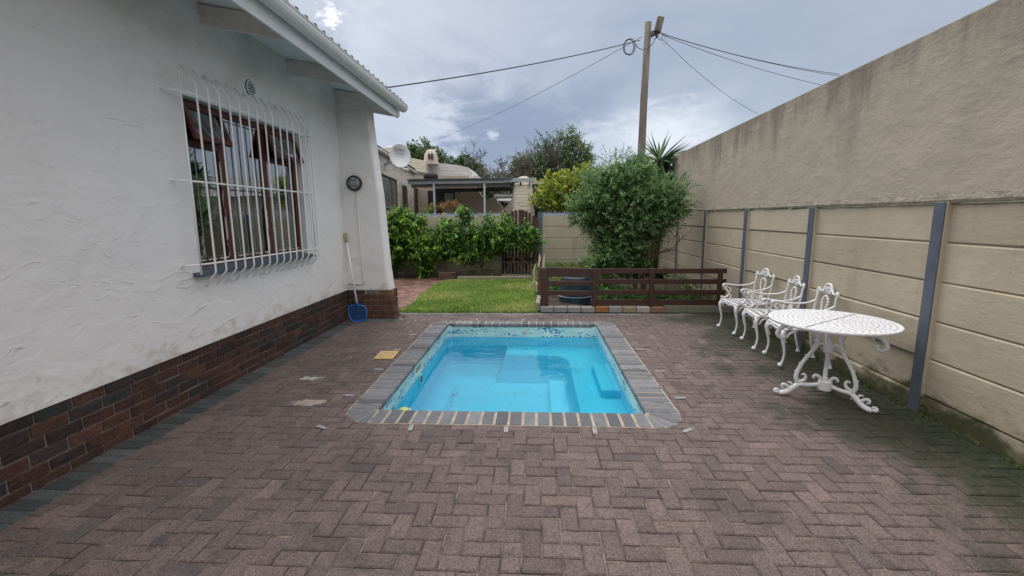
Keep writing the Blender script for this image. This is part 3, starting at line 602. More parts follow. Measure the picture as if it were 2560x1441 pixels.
# corrugated roof sheet
rf = MB(); ny_ = int((RY1+.06-RY0)/.0295); prof = [RY0+i*.0295 for i in range(ny_)]
nv = len(prof)
for zo, xe in [(0, FX+.12), (0, -4.2), (0, -9.0)]:
    for yv in prof: rf.V.append((xe, yv, rz_(xe)+.046+.026*math.sin(yv*2*math.pi/.177)))
for zo, xe in [(0, FX+.12), (0, -4.2), (0, -9.0)]:
    for yv in prof: rf.V.append((xe, yv, rz_(xe)+.036+.026*math.sin(yv*2*math.pi/.177)))
for s_ in (0, 3):
    for i in range(2):
        for j in range(nv-1): rf.F.append(((s_+i)*nv+j, (s_+i)*nv+j+1, (s_+i+1)*nv+j+1, (s_+i+1)*nv+j)); rf.C.append((1, 1, 1))
for j in range(nv-1): rf.F.append((j, j+1, 3*nv+j+1, 3*nv+j)); rf.C.append((1, 1, 1))
loc(rf.build('roof', M1('fibre_cement', (.075, .08, .085), .9, .3, 5, bump=1, bscale=60, bdist=.004), house, smooth=True))
# gutter: half round trough with brackets and end cap
gt = MB(); gx = FX+.092; gz = 3.425; gr = .074; segs = 9
outer = [(gx+gr*math.cos(R(180+180*k/segs)), gz+gr*1.15*math.sin(R(180+180*k/segs))) for k in range(segs+1)]
inner = [(gx+(gr-.005)*math.cos(R(180+180*k/segs)), gz+(gr-.005)*1.15*math.sin(R(180+180*k/segs))) for k in range(segs, -1, -1)]
poly = outer+[(gx+gr+.008, gz+.004), (gx+gr+.008, gz+.014), (gx+gr-.006, gz+.014)]+inner+[(gx-gr, gz+.012)]
gt.prism([(x, RY0, z) for x, z in poly], (0, RY1+.03-RY0, 0)); go = loc(fix_normals(gt.build('gutter', M_gutter, house)))
for nm, ya, yb, ex in [('gutter_joint', 6.02, 6.12, .006), ('gutter_joint', 6.035, 6.055, .011), ('gutter_end_cap', RY1+.0, RY1+.05, .007), ('gutter_joint', 2.3, 2.4, .006)]:
    j_ = MB(); j_.prism([(gx+(gr+ex)*math.cos(R(170+200*k/12)), ya, gz+(gr+ex)*1.15*math.sin(R(170+200*k/12))) for k in range(13)], (0, yb-ya, 0)); fix_normals(j_.build(nm, M_gutter, go))
j_ = MB(); j_.box((FX+.013, RY1-.09, 3.25), (FX+.05, RY1-.02, 3.37), bev=.004); j_.build('gutter_bracket', M_fascia, go)
# room behind the window
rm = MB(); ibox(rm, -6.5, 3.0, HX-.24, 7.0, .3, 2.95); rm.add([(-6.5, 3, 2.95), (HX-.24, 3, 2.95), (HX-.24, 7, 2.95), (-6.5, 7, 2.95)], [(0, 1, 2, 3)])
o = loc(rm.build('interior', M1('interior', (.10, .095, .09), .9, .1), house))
# faces that would block the window opening are dropped
import bmesh
b_ = bmesh.new(); b_.from_mesh(o.data); b_.faces.ensure_lookup_table()
bmesh.ops.delete(b_, geom=[f_ for f_ in b_.faces if abs(f_.normal.x) > .9 and f_.calc_center_median().x > -4], context='FACES_ONLY'); b_.to_mesh(o.data); b_.free()
# window
WX = -3.185
win = MB(); fw = .055
def wbx(mb, y0, z0, y1, z1, x0=WX-.035, x1=WX+.03): mb.box((x0, y0, z0), (x1, y1, z1), bev=.004)
z0, z1 = WZ0+.04, WZ1-.005; ya, yb = WY0+.02, WY1-.01
wbx(win, ya, z0, ya+fw, z1); wbx(win, yb-fw, z0, yb, z1); wbx(win, ya+fw, z0, yb-fw, z0+.07); wbx(win, ya+fw, z1-.06, yb-fw, z1)
mL, mR = 4.545, 5.27
wbx(win, mL-.045, z0+.07, mL+.045, z1-.06); wbx(win, mR-.045, z0+.07, mR+.045, z1-.06)
zt1 = 2.335
wbx(win, ya+fw, zt1-.045, mL-.045, zt1+.02); wbx(win, mR+.045, zt1-.045, yb-fw, zt1+.02)
window = loc(win.build('window', M_winwood, house)); window['label'] = 'dark red wooden window with two open top vents'
# flaking putty
m_gl = bpy.data.materials.new('window_glass'); m_gl.use_nodes = True; n = m_gl.node_tree.nodes; l = m_gl.node_tree.links; n.clear()
o_ = nd(n, 'ShaderNodeOutputMaterial'); tr = nd(n, 'ShaderNodeBsdfTransparent'); tr.inputs[0].default_value = (.75, .8, .78, 1); gl = nd(n, 'ShaderNodeBsdfGlossy', inp={'Roughness': .008}); gl.inputs[0].default_value = (.93, .96, 1, 1); fr_ = nd(n, 'ShaderNodeFresnel', inp={'IOR': 4.2}); mxs = nd(n, 'ShaderNodeMixShader')
tcw = nd(n, 'ShaderNodeTexCoord'); nw = nd(n, 'ShaderNodeTexNoise', inp={'Scale': 1.3, 'Detail': 1}); l.new(tcw.outputs['Object'], nw.inputs[0]); bw = nd(n, 'ShaderNodeBump', inp={'Distance': .0015}); l.new(nw.outputs[0], bw.inputs['Height']); l.new(bw.outputs[0], gl.inputs['Normal'])
l.new(fr_.outputs[0], mxs.inputs[0]); l.new(tr.outputs[0], mxs.inputs[1]); l.new(gl.outputs[0], mxs.inputs[2]); l.new(mxs.outputs[0], o_.inputs[0])
M_putty = M1('putty', (.50, .44, .36), .9, .3, 25, layers=[((.10, .03, .02), (25, 25, 8), .52, .58, 1)], bump=1, bscale=60, bdist=.004)
def pane(y0, z0, y1, z1, putty=()):
    q = MB(); q.add([(WX+.006, y0, z0), (WX+.006, y1, z0), (WX+.006, y1, z1), (WX+.006, y0, z1)], [(0, 1, 2, 3)]); q.build('pane', m_gl, window)
    for (a, b_, c_, d_) in putty: w_ = MB(); w_.box((WX+.0305, a, b_), (WX+.036, c_, d_)); w_.build('putty', M_putty, window)
pane(ya+fw, z0+.07, mL-.045, zt1-.045, [(mL-.062, z0+.08, mL-.04, zt1-.06), (ya+fw, z0+.058, mL-.05, z0+.076)])
pane(mL+.045, z0+.07, mR-.045, z1-.06, [(mR-.062, z0+.08, mR-.042, 1.75), (mL+.05, z0+.058, mR-.06, z0+.076)])
pane(mR+.045, z0+.07, yb-fw, zt1-.045, [(mR+.05, z0+.058, yb-fw, z0+.074)])
for o2 in [c for c in S.objects if c.parent == window]: pass
# open top vents
for (va, vb) in ((ya+fw-.02, mL-.02), (mR+.02, yb-fw+.02)):
    zv0, zv1 = zt1-.02, z1-.05; H_ = zv1-zv0
    Mv = Matrix.Translation((WX+.035, 0, zv1)) @ Matrix.Rotation(R(-19), 4, 'Y')
    v_ = MB(); 
    for (a, b_, c_, d_) in [(va, -H_, va+.045, 0), (vb-.045, -H_, vb, 0), (va+.045, -H_, vb-.045, -H_+.05), (va+.045, -.045, vb-.045, 0)]: v_.box((0, a, b_), (.035, c_, d_), bev=.003, M=Mv)
    vo_ = v_.build('vent_sash', M_winwood, window)
    g_ = MB(); g_.add([Mv @ Vector(q) for q in [(.015, va+.045, -H_+.05), (.015, vb-.045, -H_+.05), (.015, vb-.045, -.045), (.015, va+.045, -.045)]], [(0, 1, 2, 3)])
    gp = g_.build('vent_pane', m_gl, window)
# curtains
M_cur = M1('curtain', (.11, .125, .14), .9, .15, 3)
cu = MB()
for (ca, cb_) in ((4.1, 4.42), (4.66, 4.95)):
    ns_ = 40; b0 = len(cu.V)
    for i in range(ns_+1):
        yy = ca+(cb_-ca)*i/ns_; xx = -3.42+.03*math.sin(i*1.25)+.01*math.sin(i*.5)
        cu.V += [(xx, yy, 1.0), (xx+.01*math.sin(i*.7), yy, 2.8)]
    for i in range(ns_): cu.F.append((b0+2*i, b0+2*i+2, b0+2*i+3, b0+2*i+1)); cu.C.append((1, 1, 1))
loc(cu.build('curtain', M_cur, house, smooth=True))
# sill: sloping slate-grey
sl = MB(); sl.prism([(HX+.055, WY0-.10, 1.115), (HX+.055, WY0-.10, 1.135), (HX-.13, WY0-.10, 1.205), (HX-.13, WY0-.10, 1.115)], (0, WY1-WY0+.20, 0)); loc(fix_normals(sl.build('window_sill', M_slate, house)))
for w_ in [c for c in S.objects if c.parent == window]: w_.location = (0, 0, 0)
window_off = window.location

# burglar bars
gr_ = empty('window_grille', (HX, 5.0, 1.1), label='white painted burglar bar grille of bent rods over the house window', cat='window bars')
GO = Vector((HX, 5.0, 1.1))
BX = -2.925; r0 = .0088
by_ = [3.825+.1425*i for i in range(16)]
def gl_(o): o.location = o.location-GO; return o
for i, yy in enumerate(by_):
    q = MB()
    if i == 0: pts = [(BX-.03, yy, 1.145), (BX-.03, yy, 2.83)]
    else: pts = [(HX+.035, yy, 1.02), (BX-.028, yy, 1.12), (BX-.008, yy, 1.138), (BX, yy, 1.16), (BX, yy, 2.75), (BX-.008, yy, 2.785), (BX-.03, yy, 2.815), (HX+.03, yy, 2.94)]
    q.tube(pts, r0, 7); gl_(q.build('bar', M_bar, gr_, smooth=True))
q = MB(); q.tube([(HX+.07, by_[-1]+.06, 1.18), (HX+.07, by_[-1]+.06, 2.80)], r0*.9, 7); gl_(q.build('bar', M_bar, gr_, smooth=True))
for z in (1.235, 1.955, 2.69):
    q = MB(); e0, e1 = by_[0], by_[-1]
    q.tube([(HX+.005, e0-.08, z), (HX+.07, e0-.075, z), (HX+.10, e0-.03, z), (BX-.02, e0+.06, z), (BX-.012, e0+.12, z), (BX-.012, e1-.02, z), (BX-.012, e1+.015, z), (BX-.04, e1+.03, z), (HX+.03, e1+.035, z), (HX+.005, e1+.035, z)], r0, 7)
    gl_(q.build('rail', M_bar, gr_, smooth=True))
    q = MB(); q.box((HX, e0-.11, z-.02), (HX+.006, e0-.06, z+.02)); gl_(q.build('bracket', M_bar, gr_)); q = MB(); q.box((HX, e1+.02, z-.02), (HX+.006, e1+.06, z+.02)); gl_(q.build('bracket', M_bar, gr_))
for (i, j) in ((3, 4), (7, 8), (11, 12)):
    for zt_, s_ in ((2.94, -1), (1.02, 1)):
        q = MB(); q.tube([(HX+.03, by_[i], zt_), (HX+.008, (by_[i]+by_[j])/2-.02, zt_+s_*.03), (HX+.012, (by_[i]+by_[j])/2+.02, zt_+s_*.02), (HX+.03, by_[j], zt_)], r0*.9, 6); gl_(q.build('tie', M_bar, gr_, smooth=True))
# air vent
av = empty('air_vent', (HX, 4.99, 3.02), label='small round louvred air vent high on the white plaster wall', cat='vent')
q = MB(); q.lathe([(.0, .002), (.072, .002), (.074, .010), (.086, .010), (.088, .0)], n=28, M=rx); q.build('dark_opening', M_dark, av)
q = MB(); q.lathe([(.070, .003), (.072, .016), (.082, .016), (.086, .001)], n=28, M=rx, caps=False); q.build('rim', M_white, av)
q = MB()
for k in range(-2, 3):
    zc = k*.026; hw = math.sqrt(.07**2-zc**2); q.box((.004, -hw, zc-.004), (.016, hw, zc+.004))
q.build('louvre', M_white, av)

# bulkhead wall light and conduit
ry = Matrix.Rotation(R(90), 3, 'X')
lp = empty('wall_light', (-2.845, 7.148, 2.17), label='round black bulkhead lamp with wire cage on the white buttress', cat='wall lamp')
q = MB(); q.lathe([(.118, 0), (.122, .03), (.118, .05), (.100, .055), (.100, .02)], n=32, M=ry, caps=False); q.build('ring', M1('black_metal', (.02, .022, .028), .5, .1), lp, smooth=False)
q = MB(); q.lathe([(.101, .03), (.09, .058), (.06, .078), (.03, .086), (.0, .088)], n=32, M=ry); q.build('lens', M1('frosted_glass', (.27, .29, .30), .25, .08, 12), lp, smooth=True)
q = MB()
for k in (-.045, .045):
    pts = [(k, -.05-.04*math.sqrt(max(0, 1-((s_*.11)**2+k*k)/.0135)), s_*.11) for s_ in [-1+.2*i for i in range(11)]]
    q.tube(pts, .0035, 5); q.tube([(p_[2], p_[1]-.001, p_[0]) for p_ in pts], .0035, 5)
q.build('cage', M1('cage', (.03, .03, .04), .5, .1), lp)
q = MB(); q.tube([(-2.835, 7.138, 2.06), (-2.795, 7.138, .62), (-2.793, 7.138, .57)], .011, 8); q.tube([(-2.785, 7.138, .572), (-3.06, 7.138, .572)], .011, 8); q.build('conduit_pipe', M1('pvc', (.66, .65, .64), .4, .05), smooth=True, label='thin white conduit running down the buttress from the bulkhead lamp', cat='pipe')
# pool net
pn = empty('pool_net', (-2.80, 6.88, 0), label='blue leaf net on a white pole leaning in the corner by the buttress', cat='pool net')
base = Vector((-2.80, 6.88, 0)); topp = Vector((-3.03, 7.10, 1.36)); neck = Vector((-2.835, 6.905, .30))
q = MB(); q.tube([neck-base, topp-base], .0165, 10); q.build('pole', M1('pole_metal', (.74, .73, .76), .4, .1), pn, smooth=True)
dq = (topp-neck).normalized(); q = MB(); q.tube([topp-base-dq*.11, topp-base+dq*.03], .024, 10); q.build('grip', M1('old_sponge', (.42, .33, .18), .9, .2, 30), pn, smooth=True)
out_ = [(-.02, .27), (-.05, .265), (-.11, .255), (-.145, .22), (-.155, .17), (-.145, .08), (-.125, .02), (-.10, .0), (0, .006), (.08, .014), (.115, .03), (.13, .09), (.14, .17), (.135, .22), (.11, .25), (.05, .265), (.02, .27)]
nfr = (Vector((.07, .0, 0))); 
def nv_(x, z): t_ = z/.30; v = Vector((-2.80+.0, 6.88, .005)).lerp(neck, t_); return v-base+Vector((x, .10*x*0, 0))+Vector((0, 0, 0))
pts = [nv_(x, z) for x, z in out_]+[nv_(*out_[0])]
q = MB(); q.tube(pts, .010, 6); q.tube([nv_(-.02, .27), nv_(0, .33)], .014, 6); q.tube([nv_(.02, .27), nv_(0, .33)], .014, 6); q.build('hoop', M1('blue_frame', (.03, .17, .55), .4, .05), pn, smooth=True)
m_net = bpy.data.materials.new('net_mesh'); m_net.use_nodes = True; n = m_net.node_tree.nodes; l = m_net.node_tree.links; n.clear()
o_ = nd(n, 'ShaderNodeOutputMaterial'); tr = nd(n, 'ShaderNodeBsdfTransparent'); df = nd(n, 'ShaderNodeBsdfDiffuse'); df.inputs[0].default_value = (.02, .10, .28, 1); mxs = nd(n, 'ShaderNodeMixShader', inp={0: .62}); l.new(tr.outputs[0], mxs.inputs[1]); l.new(df.outputs[0], mxs.inputs[2]); l.new(mxs.outputs[0], o_.inputs[0])
q = MB(); q.add([nv_(x, z)+Vector((0, .006, 0)) for x, z in out_], [tuple(range(len(out_)))]); q.build('net', m_net, pn)

# ------------------------------------------------------------------ right boundary wall
aR = R(1.5437)
bw_ = empty('side_boundary_wall', (3.0486, 0, 0), -aR, label='tall beige concrete wall with slate blue posts and stained upper band', cat='wall')
m_con = M1('painted_concrete', (.42, .365, .275), .88, .10, 2.5, use_col=True, layers=[((.27, .25, .20), (1.5, 2.5, .6), .55, .80, .6), ((.13, .115, .085), (6, 9, .9), .66, .80, .45), ((.10, .095, .035), (2, 3, 5), .42, .60, .85, 2, .40, -.05, .22), ((.05, .055, .02), (5, 5, 8), .52, .64, .9, 2, .32, .0, .2)], bump=1, bscale=90, bdist=.002, bumps=[((6, 6, 16), .006)])
m_up = M1('stained_render', (.385, .335, .26), .9, .08, 2.0, layers=[((.235, .205, .168), (3, 1.3, .45), .42, .74, .75, 2, 1.9, 3.2, .20), ((.115, .095, .075), (4, 4, .6), .52, .78, .55, 2, 2.0, 3.2, .22), ((.09, .08, .065), (3, 3, 3), .62, .8, .8, 2, 2.7, 3.15, .18)], bump=1, bscale=70, bdist=.003, bumps=[((3, 3, 5), .02), ((14, 14, 18), .005)])
m_rubble = M1('rough_mortar', (.34, .30, .24), .95, .25, 12, bump=1, bscale=30, bdist=.03)
pc = [-1.6, .20, 1.98, 3.75, 5.49, 7.26, 9.10, 11.00, 12.72]
joints = [-.06, .155, .465, .775, 1.09, 1.402, 1.705]
for k in range(len(pc)-1):
    q = MB(); a, b_ = pc[k]+.035, pc[k+1]-.035
    for j in range(6):
        v = random.gauss(1, .055); jx_ = .030+random.gauss(0, .005); q.box((jx_, a, joints[j]+.004+random.gauss(0, .001)), (.09, b_, joints[j+1]-.004+random.gauss(0, .001)), (v, v*.995, v*.98), bev=.011, M=Matrix.Rotation(random.gauss(0, .0012), 4, 'Z'))
    q.box((.055, a, -.06), (.0885, b_, 1.70)); q.build('concrete_panel', m_con, bw_)
for k, y in enumerate(pc):
    q = MB(); q.box((-.012, y-.052, -.06), (.0, y+.052, 1.715), bev=.004); q.build('post', M_slate, bw_)
    q = MB(); q.box((.0002, y-.056, -.06), (.12, y+.056, 1.712), bev=.004); q.build('post_side', m_con, bw_)
q = MB(); q.box((.012, -1.7, 1.765), (.13, 11.75, 3.075), bev=.012); q.build('upper_wall', m_up, bw_)
# rough mortar fillet under the upper wall
q = MB(); npt = 260; ring0 = None
for i in range(npt+1):
    y = -1.7+13.4*i/npt; near = min(abs(y-c_) for c_ in pc); o_ = .012+.010*math.sin(i*.9)*math.sin(i*.37)+random.uniform(-.003, .003)
    zb_ = 1.712+random.uniform(-.003, .003); xx = .0+o_*.6
    q.V += [(.05, y, zb_-.004), (xx+.006, y, zb_), (xx-.004, y, zb_+.020), (.012, y, 1.775+random.uniform(-.004, .006)), (.05, y, 1.79)]
    if i:
        b0 = (i-1)*5
        for k in range(4): q.F.append((b0+k, b0+k+1, b0+5+k+1, b0+5+k)); q.C.append((1, 1, 1))
q.build('ledge', m_rubble, bw_)
# beyond the step: lower capping up to the corner
q = MB(); q.box((.0, 11.76, 1.72), (.12, 12.75, 1.80), bev=.01); q.build('coping', m_con, bw_)

# ------------------------------------------------------------------ back boundary wall, spikes
BWY = 12.8
bk_ = empty('rear_boundary_wall', (0, BWY, 0), label='low cream panel wall topped with pale blue spikes behind the hedge', cat='wall')
m_con2 = M1('cream_concrete', (.37, .345, .26), .88, .08, 2.5, layers=[((.22, .21, .15), (3, 3, .7), .55, .80, .6), ((.10, .10, .05), (2, 3, 5), .45, .65, .7, 2, .40, -.05, .2)], bump=1, bscale=60, bdist=.004)
pk = [-9.6, -7.7, -5.8, -4.05, -2.6, -.02+.13, 1.95, 3.35]
for k in range(len(pk)-1):
    if k == 4: a, b_ = pk[k]+.05, -.98       # gate stands in this bay
    else: a, b_ = pk[k]+.05, pk[k+1]-.05
    q = MB()
    for j in range(6): q.box((a, -.03, joints[j]+.004-.05), (b_, .03, joints[j+1]-.004-.05), bev=.009)
    q.box((a, -.015, -.1), (b_, .015, 1.64)); q.build('concrete_panel', m_con2, bk_)
    q = MB(); z = 1.662; q.box((a, -.022, z-.004), (b_, .022, z+.035))
    x = a+.03
    while x < b_-.02:
        q.prism([(x-.015, 0, z+.034), (x+.015, 0, z+.034), (x+.001, 0, z+.034+random.uniform(.06, .085)), (x-.001, 0, z+.1)], (0, .004, 0)); x += .042
    q.build('spike_strip', M1('spike_%d' % k, (.33, .38, .46), .5, .1), bk_)
for k, x in enumerate(pk[:-1]+[-.98]):
    q = MB(); w = .065; pts = [(x-w, -.065, -.1), (x+w, -.065, -.1)]+[(x+w*math.cos(R(a)), -.065, 1.70+w*math.sin(R(a))) for a in range(0, 181, 30)]
    if k == 7: continue
    q.prism(pts, (0, .11, 0)); fix_normals(q.build('post', M_slate if k != 4 else m_con2, bk_))
# arched picket gate
gt_ = empty('garden_gate', (-.46, BWY-.13, 0), label='arched dark timber picket gate half hidden by the creeper', cat='gate')
for i in range(11):
    x = -.47+.094*i; h = 1.55+.27*math.cos((x)/.50*math.pi/2*.95)+random.uniform(-.01, .01); v = random.gauss(1, .2)
    q = MB(); q.box((x-.043, -.012, .03), (x+.043, .012, h), (v, v, v), bev=.004, M=Matrix.Rotation(random.gauss(0, .006), 4, 'Y')); q.build('picket', M_woodold, gt_)
for z in (.4, 1.35):
    q = MB(); q.box((-.5, .013, z), (.5, .04, z+.09), bev=.004); q.build('rail', M_woodold, gt_)

# ------------------------------------------------------------------ timber bed fence
fn = empty('timber_fence', (.08, 7.70, 0), label='low dark red timber rail fence in front of the planting bed', cat='fence')
def fb(a, b_, name, M=None): q = MB(); q.box(a, b_, bev=.004, M=M); return q.build(name, M_wood, fn)
def rail(x0, x1, z, h, y0=0., dz=0): 
    q = MB(); M_ = Matrix.Translation((x0, y0, z)) @ Matrix.Rotation(-math.atan2(dz, x1-x0), 4, 'Y'); q.box((0, -.015, 0), (x1-x0, .015, h), bev=.004, M=M_); return q.build('rail', M_wood, fn)
for i, z in enumerate((.665, .485, .30, .125)): rail(.93, 3.11, z+(.0), .085 if i < 3 else .095)
for z, dz in ((.70, -.028), (.62, -.018), (.465, -.004), (.30, -.01)): rail(.13, .90, z-.005, .082, .0, dz)
for x0, x1, z1 in ((.0, .055, .77), (.06, .135, .768)): fb((x0, -.045, .10), (x1, -.012 if x0 else .03, z1), 'post')
fb((.875, -.06, .10), (.955, -.0155, .752), 'post'); fb((1.83, -.06, .10), (1.91, -.0155, .75), 'post'); fb((2.955, -.06, .10), (3.03, -.0155, .742), 'post')
# return side of the fence along the lawn
fb((.0, .031, .62), (.03, .9, .70), 'rail')
# edging blocks under the fence, each one its own
bcols = [((.24, .245, .24), 'plain grey'), ((.225, .23, .225), 'plain grey'), ((.25, .25, .245), 'plain grey'), ((.26, .255, .245), 'plain grey'), ((.27, .115, .045), 'bright orange'), ((.25, .25, .24), 'grey'), ((.26, .225, .15), 'tan'), ((.34, .32, .29), 'pale chipped'), ((.22, .115, .07), 'mottled orange')]
dsc = ['grey edging block at the left end of the row under the timber fence', 'grey edging block second from the left under the timber fence', 'grey edging block third from the left under the timber fence', 'grey edging block just left of the bright orange one', 'bright orange clay edging block under the timber fence', 'grey edging block between the orange and the tan ones', 'tan rough edging block between two grey ones', 'pale chipped edging block beside the mottled orange one', 'mottled orange and brown edging block next to the long concrete blocks']
x = .075
for (cc, _), ds in zip(bcols, dsc):
    q = MB(); q.box((-.113, -.055, .0), (.113, .055, .105+random.gauss(0, .003)), cc, bev=.014); o = q.build('edging_block', M_block, label=ds, cat='edging block', group='edging blocks under the timber fence'); o.location = (x+.116, 7.665, 0); o.rotation_euler = (0, 0, random.gauss(0, .012)); x += .233
for w_, ds in ((.38, 'long stained concrete kerb block next to the mottled orange one'), (.46, 'long stained concrete kerb block in the middle of three'), (.30, 'short stained concrete kerb block against the beige wall')):
    q = MB(); q.box((0, -.05, .0), (w_-.006, .05, .118), (.17, .16, .12), bev=.006); o = q.build('kerb_block', M_block, label=ds, cat='kerb block', group='concrete kerb blocks under the fence'); o.location = (x, 7.69, 0); x += w_
x = 0
for i in range(9):
    v = random.gauss(1, .15); q = MB(); q.box((-.035, -.21, 0), (.035, .21, .13+random.uniform(-.02, .03)), (.26*v, .24*v, .2*v), bev=.01); o = q.build('edging_stone', M_block, label='upright grey stone edging the right side of the lawn, number %s from the patio' % ['one', 'two', 'three', 'four', 'five', 'six', 'seven', 'eight', 'nine'][i], cat='edging stone', group='stones along the lawn edge'); o.location = (.045, 7.95+i*.43, 0); o.rotation_euler = (0, random.gauss(0, .08), random.gauss(0, .03))
q = MB(); q.box((-2.05, 11.62, -.02), (.05, 11.74, .10), (.24, .22, .15), bev=.01); q.build('garden_kerb', M_block, label='low weathered kerb along the far edge of the lawn', cat='kerb')
for i in range(4):
    q = MB(); q.box((-.22, -.1, 0), (.22, .1, .05), (.10, .055, .045), bev=.006); o = q.build('loose_brick', M_block, label=['bottom', 'second', 'third', 'top'][i]+' brick slab of the small stack at the back of the path', cat='brick', group='stacked brick slabs by the hedge'); o.location = (-2.35+random.uniform(-.02, .02), 11.85, i*.052-.017); o.rotation_euler = (0, 0, random.gauss(0, .05))
# splintered stump at the fence end
q = MB(); st_ = empty('broken_stump', (.06, 8.5, 0), label='splintered pale branch stump sticking up behind the left end of the timber fence', cat='stump')
q.tube([(.0, 0, 0), (.01, 0, .5), (.02, 0, .78), (.035, 0, .86)], [.045, .04, .035, .006], 7, (1.2, .8, .6)); q.build('trunk', M_bark, st_)
q = MB(); q.tube([(.0, -.01, .7), (.01, -.01, .86), (.015, 0, .95)], [.03, .022, .004], 6); q.tube([(.07, 0, .62), (.085, 0, .8), (.10, 0, .93)], [.03, .022, .012], 6); q.tube([(-.04, 0, .30), (-.09, 0, .45), (-.10, 0, .62), (-.06, 0, .76)], [.012, .018, .02, .006], 6); q.tube([(-.08, 0, .42), (-.15, 0, .38), (-.18, 0, .3)], [.014, .012, .012], 6); q.build('splinters', M1('pale_wood', (.52, .44, .34), .9, .25, 30), st_)
# blue tub behind the fence
tb = empty('plastic_tub', (.72, 8.28, .06), label='dark blue upturned plastic drum behind the left fence rails', cat='drum')
q = MB(); q.lathe([(.30, 0), (.29, .12), (.27, .30), (.25, .46), (.24, .475), (.20, .475), (.0, .475)], n=28); q.build('body', M_blueplastic, tb)
q = MB(); q.lathe([(.297, .115), (.308, .125), (.308, .135), (.292, .14)], n=28, caps=False); q.build('rim', M1('rim_plastic', (.16, .25, .32), .4, .1), tb)

# ------------------------------------------------------------------ foliage
def leaf_arrays(P, D, Ln, Wd, fold=.25, droop=0.0):
    """P base points, D unit directions, lengths, widths -> quads"""
    n_ = len(P); up = rng.normal(0, 1, (n_, 3)); up[:, 2] += .8
    S_ = np.cross(D, up); S_ /= np.linalg.norm(S_, axis=1)[:, None]+1e-9; Nn = np.cross(S_, D)
    V = np.zeros((n_, 4, 3)); L_ = Ln[:, None]; w = Wd[:, None]
    V[:, 0] = P; V[:, 2] = P+D*L_+np.array([0, 0, -1])*droop*L_
    mid = P+D*L_*.45+Nn*w*fold; V[:, 1] = mid-S_*w*.5; V[:, 3] = mid+S_*w*.5
    return V
def make_foliage(name, V, C, parent, **kw): return build_np(name, V.reshape(-1, 3), np.arange(len(V)*4).reshape(-1, 4), C, MLEAF, parent, **kw)
def unit(a): return a/(np.linalg.norm(a, axis=1)[:, None]+1e-9)
def crown(blobs, nshoot, nleaf, shoot_len, leaf_len, leaf_w, cols, up_bias=.3, shell=.55, spread=.9, jitter=.3, droop=.1, dark=None):
    """shoots start inside blobs and carry leaves; blobs: (cx,cy,cz,rx,ry,rz[,weight])"""
    W_ = np.array([(b_[6] if len(b_) > 6 else 1)*b_[3]*b_[5] for b_ in blobs]); W_ /= W_.sum(); idx = rng.choice(len(blobs), nshoot, p=W_)
    B = np.array([b_[:6] for b_ in blobs])[idx]; d = unit(rng.normal(0, 1, (nshoot, 3))); rad = (shell+(1-shell)*rng.random(nshoot))**1.0
    lump = 1+.16*np.sin(d[:, 0]*7+idx)+.13*np.sin(d[:, 2]*9+d[:, 1]*5+idx*2)
    O = B[:, :3]+d*B[:, 3:]*(rad*lump)[:, None]
    G = unit(d+rng.normal(0, jitter, (nshoot, 3))+np.array([0, 0, up_bias])); SL_ = shoot_len*rng.uniform(.6, 1.3, nshoot)
    tone = np.clip(rng.normal(.46, .28, nshoot)+.7*(rad-.8)+.12*d[:, 2], 0, 1)  # inner leaves darker, upper ones lighter: foliage shade put into leaf colour
    t_ = np.tile(np.linspace(.05, 1, nleaf), nshoot); k = np.repeat(np.arange(nshoot), nleaf); m_ = len(k)
    P = O[k]+G[k]*(SL_[k]*t_)[:, None]+rng.normal(0, .006, (m_, 3)); P[:, 2] -= .12*SL_[k]*t_**2
    rad_d = unit(np.cross(G[k], unit(rng.normal(0, 1, (m_, 3))))); D = unit(G[k]*(1-spread*.5)+rad_d*spread+np.array([0, 0, .12]))
    V = leaf_arrays(P, D, leaf_len*rng.uniform(.6, 1.25, m_)*(1.1-.35*t_), leaf_w*rng.uniform(.7, 1.3, m_), droop=droop)
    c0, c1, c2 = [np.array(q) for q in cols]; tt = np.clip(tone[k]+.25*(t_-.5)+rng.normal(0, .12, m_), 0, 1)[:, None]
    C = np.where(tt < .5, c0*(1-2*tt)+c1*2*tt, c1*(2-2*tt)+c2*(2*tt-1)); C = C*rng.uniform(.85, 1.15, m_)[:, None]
    return V, C
def pb(px, py, Y, rx_, ry_, rz2, w=1):   # blob from a picture direction at a real distance
    v = at(px, py, Y); k = Y/FPX; return (v.x, v.y, v.z, rx_*k, ry_, rz2*k, w)
def branches(mb, p, d, length, r_, depth, spread=.5, n_=3, col=(1, 1, 1), shrink=.68, wob=.18, up=.15, minr=.004, tips=None, sides=5):
    pts = [p]; dd = d.normalized(); seg = 4
    for i in range(seg): dd = (dd+Vector((random.gauss(0, wob), random.gauss(0, wob), random.gauss(0, wob)+up*.3))).normalized(); pts.append(pts[-1]+dd*length/seg)
    rs = [r_*(1-.35*i/seg) for i in range(seg+1)]; mb.tube(pts, [max(q, minr) for q in rs], sides, col, cap=False)
    if tips is not None: tips.append((pts[-1], dd))
    if depth <= 0: return
    for k in range(n_):
        a = random.uniform(0, 6.28); ax = dd.orthogonal().normalized(); ax.rotate(Matrix.Rotation(a, 3, dd))
        nd_ = (dd*(1-spread*.5)+ax*spread*random.uniform(.6, 1.3)+Vector((0, 0, up))).normalized(); st = pts[-1] if k == 0 else pts[random.choice([2, 3, 4])]
        branches(mb, st, nd_, length*shrink*random.uniform(.8, 1.2), rs[-1]*.72, depth-1, spread, n_, col, shrink, wob, up, minr, tips, sides)
def T(v): return tuple(v)

